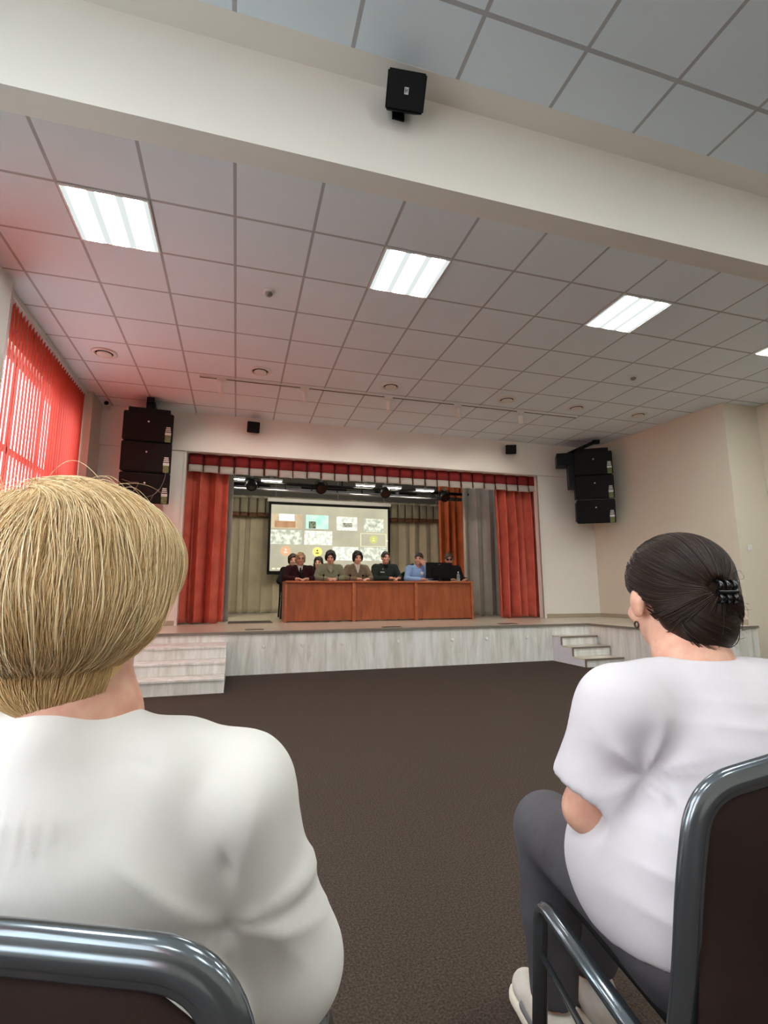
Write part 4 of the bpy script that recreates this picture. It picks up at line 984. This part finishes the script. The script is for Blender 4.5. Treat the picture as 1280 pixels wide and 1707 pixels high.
def glasses_cross(t, HP, R, nb): pass
seated('elderly person in a maroon jacket and glasses, hands folded on the left table', (1.09, PY+.06, SZ), PI, 'jacket', J_MAR, ('grey', H_GREY), SKIN_A, on_table(y=.42), look=(0, -.05, 0), shirt=S_WHT, vneck=.17, lapel=J_MAR, tie=J_BLK, glasses='thin', broad=1.15, lean=.04, drop=.03)
seated('woman with short dark hair in a grey-green blazer looking down', (1.625, PY, SZ), PI, 'blazer', J_GRN, ('bobshort', H_DKBR), SKIN_A, on_table(lx=-.02, rx=.04), look=(-.25, -.22, .05), shirt=cloth_mat('sage_top', (156, 154, 132), trans=0), vneck=.16, lapel=J_GRN, lean=.05, broad=1.05)
seated('woman with short black hair in a taupe blazer over a white top', (2.135, PY, SZ), PI, 'blazer', J_TPE, ('bobshort', H_BLK), SKIN_A, on_table(lx=-.12, rx=.02), look=(0, -.12, 0), shirt=S_WHT, vneck=.2, lapel=J_TPE, lean=.03)
def patches(t, HP, R, nb):
    b = MB().box(.045, .125, .150, .158, .845, .862); b.build('name_tape', pm('patch_white', (196, 200, 200)), t)
    MB().ball((.075, .150, .91), (.012, .006, .016)).build('chest_badge', pm('badge_grey', (140, 140, 136)), t); MB().ball((.215, .04, .86), (.010, .028, .032)).build('sleeve_patch', pm('sleeve_patch', (120, 122, 116)), t)
seated('man with cropped dark hair in a dark green uniform with a name tape', (2.69, PY, SZ), PI, 'uniform_jacket', J_DKG, ('crop', H_DKBR), SKIN_A, on_table(lx=-.16, rx=-.03, y=.34, z=.735), look=(.05, .02, 0), shirt=cloth_mat('black_undershirt', (30, 34, 40), trans=0), vneck=.05, lean=.0, broad=1.12, drop=-.015, extra=patches)
hb = {-1: ((-.17, .27, .76), (-.075, .215, .985), (.55, .1, .8), (0, 1, -.2), 1.1), 1: ((.26, .14, .73), (.06, .40, .715), (-.8, .6, 0), (0, 0, 1), .5)}
def epaul(t, HP, R, nb):
    link('epaulettes', sdf_mesh('epaulettes', [cap((q*.10, .055, 1.008), (q*.195, .05, .985), .024, .021, .006) for q in (-1, 1)], .006, .006), pm('epaulette', (26, 30, 44)), t)
    MB().lathe([(.001, 0), (.024, .0), (.03, .04), (.026, .055), (.001, .055)], (.03, .34, .80), (0, .5, 1)).build('cup', M_WHITEP, t)
seated('man in a light blue uniform shirt raising his fist to his mouth', (3.345, PY, SZ), PI, 'uniform_shirt', J_BLU, ('crop', H_DKBR), SKIN_A, hb, look=(-.55, -.05, 0), lean=.03, broad=1.08, drop=.0, extra=epaul)
seated('man in black with dark glasses sitting behind the monitor', (3.96, PY, SZ), PI, 'jacket', J_BLK, ('crop', H_BRN), SKIN_B, on_table(lx=-.24, rx=.02, y=.34), look=(-.35, -.12, .06), lean=.06, broad=1.18, glasses='dark', shirt=cloth_mat('black_undershirt', (30, 34, 40)), vneck=.04)
lap = {-1: ((-.25, .10, .70), (-.10, .30, .60), (.6, .8, -.1), (0, 0, 1), .5), 1: ((.25, .10, .70), (.10, .30, .60), (-.6, .8, -.1), (0, 0, 1), .5)}
seated('person with brown hair half hidden behind the elderly person', (1.035, 9.95, SZ), PI, 'blouse', J_BLK, ('bobshort', H_BRN), SKIN_A, lap, look=(0, 0, 0), drop=.01)
seated('woman with long dark hair half hidden behind the grey-green blazer', (1.535, 9.95, SZ), PI, 'blouse', J_LIL, ('long', H_BLK), SKIN_A, lap, look=(-.3, -.05, 0), drop=.045)

# ------------------------------------------------------------------ the two women in the front seats
def strand_set(prims, k, seeds, flow, n, level, steps, step, rad, tone, seed, stop=None, tip=None):
    r = np.random.RandomState(seed); lv = level[0]+(level[1]-level[0])*r.rand(n)
    P, ln = grow(prims, k, seeds, flow, lv, steps, step, stop)
    lmx = (steps*(.35+.65*r.rand(n)))
    return P, rad[0]+(rad[1]-rad[0])*r.rand(n), np.clip(tone[0]+(tone[1]-tone[0])*r.rand(n)+.12*vnoise(seeds, 90, seed), 0, 1), np.minimum(ln, lmx)

# ---- blonde woman
T = thing('person', 'blonde woman with a short bob in a loose white blouse, seen from behind', 'person', (-.19, .70, 0), -math.radians(20))
hc = np.array([.004, .02, 1.012]); R = _rot(math.radians(-4), -.04, 0)
hp, HP = head_prims(hc, R, 1.0)
nb = np.array([.03, -.005, .855]); shp = {q: np.array([.015+q*.188, .02, .768]) for q in (-1, 1)}
arm = {-1: ((-.26, .04, .53), (-.10, .26, .50)), 1: ((.250, .08, .560), (.12, .30, .50))}
body = list(hp)+[cap(hc+[0, -.02, -.07], nb, .052, .054, .03), cap(nb, (.02, 0, .79), .054, .075, .04), ell((.02, .02, .68), (.15, .095, .15)), ell((.01, .02, .52), (.16, .11, .12)), cap(shp[-1], shp[1], .05, None, .03)]
for q in (-1, 1):
    e_, w_ = map(np.array, arm[q]); body += [cap(shp[q], e_, .048, .038, .02), cap(e_, w_, .038, .026, .015)]+hand_prims(w_, (-q*.5, .85, -.1), (0, 0, 1), -q, .95, .5)
    body += [cap((q*.09, 0, .48), (q*.11, .42, .46), .075, .055, .03), cap((q*.11, .42, .46), (q*.11, .40, .10), .052, .034, .02), cap((q*.11, .40, .09), (q*.11, .52, .03), .034, .026, .02)]
link('body', sdf_mesh('body', body, .006, .015), SKIN_A, T)
jk = [ell((.02, .015, .690), (.205, .125, .135)), ell((.015, .015, .55), (.215, .140, .17)), cap(shp[-1], shp[1], .066, None, .05), cap((-.09, -.005, .805), (.14, -.005, .805), .060, .056, .04), cap((.028, -.012, .79), (.028, -.016, .832), .080, .068, .03)]
for q in (-1, 1):
    e_, w_ = map(np.array, arm[q]); mid = shp[q]*.45+e_*.55
    jk += [cap(shp[q], mid, .070, .067, .016), cap(mid, e_+(0, 0, .01), .067, .068, .012), cap(e_, e_+(w_-e_)*.45, .066, .060, .02)]
jk += [('-',)+ell((.03, .022, .900), (.064, .074, .056), None, .006)]
def db(V, n):
    h = .0045*vnoise(V*np.array([1, 1, 1.6]), 20, 3)+.0012*vnoise(V*np.array([1, 1, .5]), 50, 5)
    # gathers under the back yoke, shoulder seam, folds pulled towards the armpit
    yoke = np.exp(-((V[:, 2]-.765)/.024)**2)*(V[:, 1] < 0); h += .0022*yoke*np.sin(V[:, 0]*420)*np.exp(-((V[:, 0]+.02)/.08)**2)
    h += fold(V, (.12, -.06, .835), (.205, -.045, .78), .004, -.004)+fold(V, (.205, -.045, .78), (.228, -.04, .69), .005, -.007)
    h += radial(V, (.225, -.055, .655), ((-1, -.3, 0), (0, 0, 1)), 7, .15, .0055, .3)+radial(V, (.25, -.01, .66), ((1, .2, 0), (0, 0, -1)), 5, .09, .004, 1.1)
    h += waves(V, (-.35, .1, 1), .075, (.06, -.12, .62), (.13, .10, .055), .007, 31)+waves(V, (.2, 0, 1), .055, (-.12, -.12, .64), (.12, .10, .08), .005, 33)
    h += fold(V, (.215, -.06, .64), (.235, -.03, .54), .008, -.012)
    return h
link('blouse', sdf_mesh('blouse', jk, .0055, .035, disp=db), cloth_mat('white_blouse', (226, 222, 216), trans=.05, weave=900, bump=.05), T)
# neck chain
ch = MB()
for i in range(74):
    a = 2*PI*i/74; ch.ball((.026+.0575*math.cos(a), -.008+.0585*math.sin(a), .862+.003*math.sin(a)), (.0026, .0026, .0017), n=6)
ch.build('neck_chain', pm('dull_silver', (120, 112, 104), rough=.3, metal=.9), T)
MB().lathe([(.001, 0), (.005, .002), (.005, .010), (.001, .013)], tuple(HP(.081, .0, -.062)), (0, 0, -1), n=10).build('earring', pm('dark_earring', (60, 48, 40), rough=.3, metal=.6), T)
tr = [ell((0, .0, .48), (.19, .15, .085))]
for q in (-1, 1): tr += [cap((q*.09, 0, .48), (q*.11, .43, .465), .09, .068, .03), cap((q*.11, .43, .46), (q*.11, .41, .10), .066, .05, .02)]
link('trousers', sdf_mesh('trousers', tr, .012, .03), pm('dark_trousers_28_28', (28, 28, 32), rough=.85, bump=.1), T)
so = [cap((q*.11, .40, .04), (q*.115, .54, .03), .042, .034, .02) for q in (-1, 1)]
link('shoes', sdf_mesh('shoes', so, .009, .02, planes=[((0, 0, -1), -.002)]), M_BLACK, T)
e = MB(); [e.ball(tuple(HP(q*.031, .077, .005)), .0115, n=10) for q in (-1, 1)]; e.build('eyes', M_EYE, T)
# hair: a full rounded bob over a short tapered nape
bob = [ell(hc+[0, -.022, .024], (.115, .124, .093)), ell(hc+[.003, -.055, -.02], (.114, .098, .085)), ell(hc+[-.008, -.03, .050], (.080, .092, .070))]
cutf = [('-',)+ell(hc+[0, .125, -.05], (.065, .085, .11), None, .02), ('-',)+ell(hc+[0, .0, -.165], (.075, .075, .085), None, .02)]
nape = [ell(hc+[0, -.046, -.075], (.080, .060, .060)), ell(hc+[0, -.040, -.108], (.066, .046, .042))]
M_BLOND = hair_mat('blonde_hair', (178, 138, 86), (222, 186, 130), (248, 228, 188), rough=.45)
hair = link('hair', None or sdf_mesh('hair', bob+nape+cutf, .006, .02, disp=lambda V, n: -.004+.002*vnoise(V*np.array([1, 1, .4]), 120, 6)), M_BLOND, T)
at = hair.data.attributes.new('tone', 'FLOAT', 'POINT'); V = np.zeros(len(hair.data.vertices)*3); hair.data.vertices.foreach_get('co', V); V = V.reshape(-1, 3)
at.data.foreach_set('value', np.clip(.42+.12*vnoise(V*np.array([1, 1, .3]), 150, 8), 0, 1).astype(np.float32))
rs = np.random.RandomState(5); crown = hc+np.array([-.02, -.085, .095])
def sph(n, c, r, zmin, zmax, ymax):
    out = []
    while len(out) < n:
        v = rs.normal(size=3); v /= np.linalg.norm(v)
        if zmin < v[2] < zmax and v[1] < ymax: out.append(v)
    return np.array(out)*r+c
jit = np.random.RandomState(99).normal(size=20000)*.13
def bflow(X, s):
    d = X-crown; r = np.linalg.norm(d, axis=1)[:, None]+1e-6; rad = d/r
    dn = np.array([0, .0, -1.0])*np.ones_like(X); w = np.clip(r/.10, 0, 1)
    f = rad*(1.15-w)+dn*w*1.0
    sw = np.stack([-(X[:, 1]-crown[1]), X[:, 0]-crown[0], 0*X[:, 0]], 1); sw /= np.linalg.norm(sw, axis=1)[:, None]+1e-6
    sg = np.sign(X[:, 0]-hc[0]+.01)[:, None]
    f += sw*(.30*vnoise(X, 18, 11)[:, None]*2+jit[:len(X), None])+sw*sg*(-.25)*np.clip((hc[2]+.03-X[:, 2])/.1, 0, 1)[:, None]
    f += .38*np.stack([vnoise(X, 32, 21), vnoise(X, 32, 22), vnoise(X, 32, 23)], 1)+.2*np.stack([vnoise(X, 110, 24), vnoise(X, 110, 25), vnoise(X, 110, 26)], 1)
    return f
allP = []; allr = []; allt = []; alll = []
n1 = 14000; sd = sph(n1, hc+[0, -.03, .03], .11, -.55, 1, .75); 
z0 = hc[2]-.093
P, r_, t_, l_ = strand_set(bob, .02, sd, bflow, n1, (-.004, .006), 24, .0068, (.00022, .00045), (.15, .9), 31, stop=lambda X, s: X[:, 2] < z0+.030*vnoise(X, 55, 3)-.006+.10*jit[:len(X)])
allP.append(P); allr.append(r_); allt.append(t_); alll.append(l_)
# broad clumps lying on top
n2 = 500; sd = sph(n2, hc+[0, -.03, .04], .11, -.1, 1, .5)
P, r_, t_, l_ = strand_set(bob, .02, sd, bflow, n2, (.004, .009), 24, .0075, (.0003, .0006), (.5, 1.0), 33, stop=lambda X, s: X[:, 2] < z0+.01)
allP.append(P); allr.append(r_); allt.append(t_); alll.append(l_)
def nflow(X, s):
    f = np.array([0, .15, -1.0])*np.ones_like(X); f[:, 0] -= (X[:, 0]-hc[0])*5-jit[:len(X)]*.9; f += .3*np.stack([vnoise(X, 70, 41), 0*X[:, 0], vnoise(X, 70, 43)*.5], 1); return f
n3 = 2600; sd = np.stack([hc[0]+rs.uniform(-.085, .085, n3), hc[1]-.06-rs.rand(n3)*.05, hc[2]-.06-rs.rand(n3)*.055], 1)
P, r_, t_, l_ = strand_set(nape, .02, sd, nflow, n3, (-.001, .004), 14, .0055, (.0003, .0006), (.12, .62), 35, stop=lambda X, s: X[:, 2] < hc[2]-.152+.01*vnoise(X, 60, 9))
allr.append(r_); allt.append(t_); alll.append(l_); P = np.concatenate([P, np.repeat(P[:, -1:], 10, 1)], 1); allP.append(P)
# flyaway hairs lifted off the top
n4 = 46; th = rs.uniform(-1.2, 1.6, n4); fly = []
for i in range(n4):
    b0 = crown+np.array([rs.uniform(-.05, .07), rs.uniform(-.02, .06), rs.uniform(-.012, .01)]); dr = np.array([math.sin(th[i]), -.2+rs.normal()*.3, .0]); ln_ = rs.uniform(.05, .11); q = np.linspace(0, 1, 24)[:, None]
    fly.append(b0+dr*ln_*q+np.array([0, 0, 1])*(.045*np.sin(q*PI*.7)*rs.uniform(.3, 1)-.03*q*q)+rs.normal(size=3)*.006*np.sin(q*5))
allP.append(np.array(fly)); allr.append(np.full(n4, .00028)); allt.append(rs.uniform(.5, 1, n4)); alll.append(np.full(n4, 24))
link('hair_strands', strand_mesh('hair_strands', np.concatenate(allP), np.concatenate(allr), np.concatenate(allt), ln=np.concatenate(alll)), M_BLOND, T)

# ---- dark-haired woman
T = thing('person', 'dark-haired woman in a pale pink-white T-shirt seated sideways on the right', 'person', (.80, .70, 0), -AZR)
hc = np.array([.020, .112, .992]); R = _rot(math.radians(-9), -.10, 0)
hp, HP = head_prims(hc, R, 1.0)
nb = np.array([.004, .055, .870]); shp = {q: np.array([q*.16, .03, .800]) for q in (-1, 1)}
arm = {-1: ((-.222, .06, .635), (-.06, .27, .575)), 1: ((.225, .07, .60), (.06, .28, .57))}
body = list(hp)+[cap(hc+[0, -.02, -.07], nb, .053, .058, .03), cap(nb, (0, .03, .81), .056, .070, .04), ell((0, .03, .70), (.145, .095, .15)), ell((0, .0, .54), (.16, .115, .12)), cap(shp[-1], shp[1], .05, None, .03)]
for q in (-1, 1):
    e_, w_ = map(np.array, arm[q]); body += [cap(shp[q], e_, .048, .037, .02), cap(e_, e_*.6+w_*.4, .036, .040, .015), cap(e_*.6+w_*.4, w_, .040, .026, .015)]+hand_prims(w_, (-q*.55, .8, -.15), (0, .2, 1), -q, .95, .5)
KN = {-1: np.array([-.135, .40, .455]), 1: np.array([.10, .42, .455])}
AN = {-1: np.array([-.14, .40, .10]), 1: np.array([-.01, .47, .10])}
for q in (-1, 1): body += [cap((q*.09, -.02, .48), KN[q], .075, .055, .03), cap(KN[q], AN[q], .052, .034, .02), cap(AN[q], AN[q]+[0, .12, -.06], .034, .026, .02)]
link('body', sdf_mesh('body', body, .006, .015), SKIN_A, T)
jk = []
for q in (-1, 1):       # sleeves first, cut open at their ends
    e_ = np.array(arm[q][0]); m_ = shp[q]*.25+e_*.75; d = (e_-shp[q])/np.linalg.norm(e_-shp[q]); c_ = shp[q]+(e_-shp[q])*.72
    jk += [cap(shp[q], m_, .066, .070, .018), ('-',)+cap(c_+d*.085, c_+d*.12, .092, .092, .008)]
jk += [ell((0, .025, .705), (.168, .122, .145)), ell((0, -.005, .60), (.180, .140, .14)), ell((0, -.025, .51), (.215, .165, .10)), ell((-.025, .035, .545), (.232, .205, .165), None, .05), cap(shp[-1], shp[1], .064, None, .05), cap((-.085, .035, .826), (.085, .035, .826), .054, None, .04), cap((0, .038, .815), (0, .044, .848), .074, .066, .03)]
jk += [('-',)+ell((0, .062, .902), (.070, .075, .052), None, .006)]
def dt(V, n):
    lo = np.clip((V[:, 2]-.52)/.03, 0, 1)
    h = .0035*vnoise(V, 22, 13)+.0010*vnoise(V*np.array([.5, .5, 1.6]), 60, 15)
    h += radial(V, (-.150, -.055, .690), ((0, -.6, .8), (-.8, -.5, 0)), 6, .105, .0065, .6)
    h += radial(V, (-.165, -.02, .715), ((-.9, 0, .3), (0, -.3, -1)), 5, .075, .006, 2.0)
    h += fold(V, (-.150, -.045, .735), (-.150, -.075, .60), .007, -.010)
    h += waves(V, (.45, .2, 1), .050, (-.11, -.11, .575), (.10, .09, .060), .0055, 21)+waves(V, (.1, 0, 1), .034, (.03, -.10, .80), (.12, .06, .05), .0022, 23)
    h += fold(V, (-.02, -.125, .66), (-.035, -.11, .80), .012, .005)+fold(V, (-.15, -.06, .70), (-.03, -.13, .655), .012, -.005)
    return h
link('t_shirt', sdf_mesh('t_shirt', jk, .0055, .03, planes=[((.1, -.10, -1), -.497)], disp=dt), cloth_mat('pale_shirt', (206, 199, 202), trans=.05, weave=900, bump=.05), T)
tr = [ell((0, -.03, .475), (.222, .18, .095)), ell((0, -.03, .53), (.175, .13, .09))]
for q in (-1, 1): tr += [cap((q*.10, -.02, .462), KN[q], .096, .074, .04), cap(KN[q], (KN[q]+AN[q])/2, .074, .062, .02), cap((KN[q]+AN[q])/2, AN[q]+[0, 0, .02], .062, .052, .02)]
tr += [('-',)+cap(AN[q]+[0, 0, -.04], AN[q]+[0, 0, -.06], .07, .07, .004) for q in (-1, 1)]
def dtr(V, n):
    h = .003*vnoise(V*np.array([1, .5, 1]), 40, 17)
    for i in range(4): h += fold(V, (-.21, .36-.04*i, .50-.015*i), (-.10, .40-.05*i, .40), .010, -.005 if i % 2 else .004)
    h += fold(V, (-.13, .40, .40), (-.13, .42, .15), .008, .005)
    return h
link('trousers', sdf_mesh('trousers', tr, .007, .03, disp=dtr), cloth_mat('charcoal_trousers', (84, 80, 83), trans=0, col2=(70, 66, 69)), T)
M_SHOE = pm('sneaker_white', (206, 196, 186), rough=.6, scale=30, col2=(190, 178, 166)); M_SHOEG = pm('sneaker_grey', (110, 104, 104), rough=.7)
for q, nm in ((-1, 'l'), (1, 'r')):
    a = AN[q]; so = [cap(a+[0, -.035, -.045], a+[q*.01, .13, -.055], .042, .036, .03), cap(a+[0, -.01, -.02], a+[0, .05, -.04], .044, .038, .02)]
    o = link('sneaker', sdf_mesh('sneaker', so, .006, .02, planes=[((0, 0, -1), -.022), ((0, 0, 1), a[2]+.005)]), M_SHOE, T)
    so2 = [cap(a+[0, -.04, -.085], a+[q*.01, .14, -.085], .046, .041, .02)]
    link('sole', sdf_mesh('sole', so2, .006, .01, planes=[((0, 0, -1), -.003), ((0, 0, 1), .03)]), pm('sole_cream', (216, 204, 186), rough=.6), o)
    so3 = [cap(a+[q*.036, .0, -.055], a+[q*.04, .08, -.058], .014, .012, .01), cap(a+[-q*.036, .0, -.055], a+[-q*.03, .08, -.058], .014, .012, .01)]
    link('side_panel', sdf_mesh('side_panel', so3, .005, .01), M_SHOEG, o)
e = MB(); [e.ball(tuple(HP(q*.031, .077, .005)), .0115, n=10) for q in (-1, 1)]; e.build('eyes', M_EYE, T)
cap_ = [ell(hc+[0, -.018, .034], (.086, .104, .088)), ell(hc+[0, -.06, -.02], (.076, .062, .075)), ell(hc+[-.004, -.090, -.03], (.05, .034, .060)), ell(hc+[-.004, -.085, -.065], (.052, .032, .038))]
cutf = [('-',)+ell(hc+[0, .105, -.055], (.078, .088, .112), None, .015), ('-',)+ell(hc+[-.085, .01, -.05], (.03, .042, .06), None, .012), ('-',)+ell(hc+[.085, .01, -.05], (.03, .042, .06), None, .012)]
M_BRUN = hair_mat('dark_brown_hair', (22, 14, 10), (46, 30, 21), (100, 66, 43), rough=.42, spec=.3)
hair = link('hair', sdf_mesh('hair', cap_+cutf, .005, .02, disp=lambda V, n: -.002+.0012*vnoise(V, 90, 6)), M_BRUN, T)
at = hair.data.attributes.new('tone', 'FLOAT', 'POINT'); at.data.foreach_set('value', np.full(len(hair.data.vertices), .28, np.float32))
bun = hc+np.array([-.004, -.112, .012])
def cflow(X, s):
    d = bun-X; d /= np.linalg.norm(d, axis=1)[:, None]+1e-6
    f = d+.12*np.stack([vnoise(X, 50, 51), vnoise(X, 50, 52), vnoise(X, 50, 53)], 1); f[:, 2] -= .12; return f
n1 = 3200; sd = []
while len(sd) < n1:
    v = rs.normal(size=3); v /= np.linalg.norm(v); p = hc+v*np.array([.09, .11, .095])+[0, -.015, .03]
    if v[2] > -.75 and v[1] < .72 and not (p[1] > hc[1]+.005 and p[2] < hc[2]+.02): sd.append(p)
P, r_, t_, l_ = strand_set(cap_, .02, np.array(sd), cflow, n1, (-.001, .0025), 20, .0075, (.0004, .0008), (.1, .62), 61, stop=lambda X, s: np.linalg.norm(X-bun, axis=1) < .028)
aP, ar, at_ = [P], [r_], [t_]; al = [np.full(n1, 20)]
# twisted tail turned up under the clip, loose ends
tail = []; 
for i in range(420):
    a0 = rs.uniform(0, 2*PI); rr = .012+.030*rs.rand(); q = np.linspace(0, 1, 20)[:, None]; a = a0+q*2.2
    c = bun+np.array([0, .020, .0])+np.array([.004, -.002, -.095])*q
    w_ = rr*(1.0-.25*q+.25*np.sin(q*PI)); tail.append(c+np.concatenate([np.cos(a)*w_*1.25, np.sin(a)*w_*.75, .02*np.sin(a*1.3)], 1))
aP.append(np.array(tail)); ar.append(rs.uniform(.0005, .001, 420)); at_.append(rs.uniform(.0, .45, 420))
loose = []
for i in range(60):
    b0 = bun+np.array([rs.uniform(-.01, .04), .0, rs.uniform(-.09, .05)]); q = np.linspace(0, 1, 20)[:, None]; dr = np.array([rs.uniform(.0, .5), -.6, rs.uniform(-.8, .4)])
    loose.append(b0+dr*.035*q+rs.normal(size=3)*.006*np.sin(q*3))
aP.append(np.array(loose)); ar.append(np.full(60, .0003)); at_.append(rs.uniform(.1, .5, 60))
link('hair_strands', strand_mesh('hair_strands', np.concatenate(aP), np.concatenate(ar), np.concatenate(at_)), M_BRUN, T)
# claw clip
M_CLIP = pm('clip_black', (12, 11, 11), rough=.18, spec=.6)
c = bun+np.array([.006, -.018, -.004]); b = MB()
for s_ in (-1, 1):
    for j in range(3):
        x = -.014+j*.0135
        b.sweep(rpath([tuple(c+[x, -.002, s_*.004]), tuple(c+[x+.001, -.008, s_*.011]), tuple(c+[x+.002, .0, s_*.019]), tuple(c+[x+.002, .012, s_*.018])], .008, 5), oval(.0028, .0042, n=8), up=(1, 0, 0))
b.cyl(tuple(c+[-.019, -.002, 0]), tuple(c+[.019, -.002, 0]), .0045, n=12)
b.build('claw_clip', M_CLIP, T)
er = MB(); er.tube([tuple(np.array(HP(-.082, -.006, -.052))+[0, .006*math.cos(a), .006*math.sin(a)-.004]) for a in np.linspace(0, 2*PI, 17)], .0018, n=6); er.build('earring', pm('dark_earring', (60, 48, 40), rough=.3, metal=.6), T)

for o in bpy.data.objects:
    if '_o' in o: del o['_o']
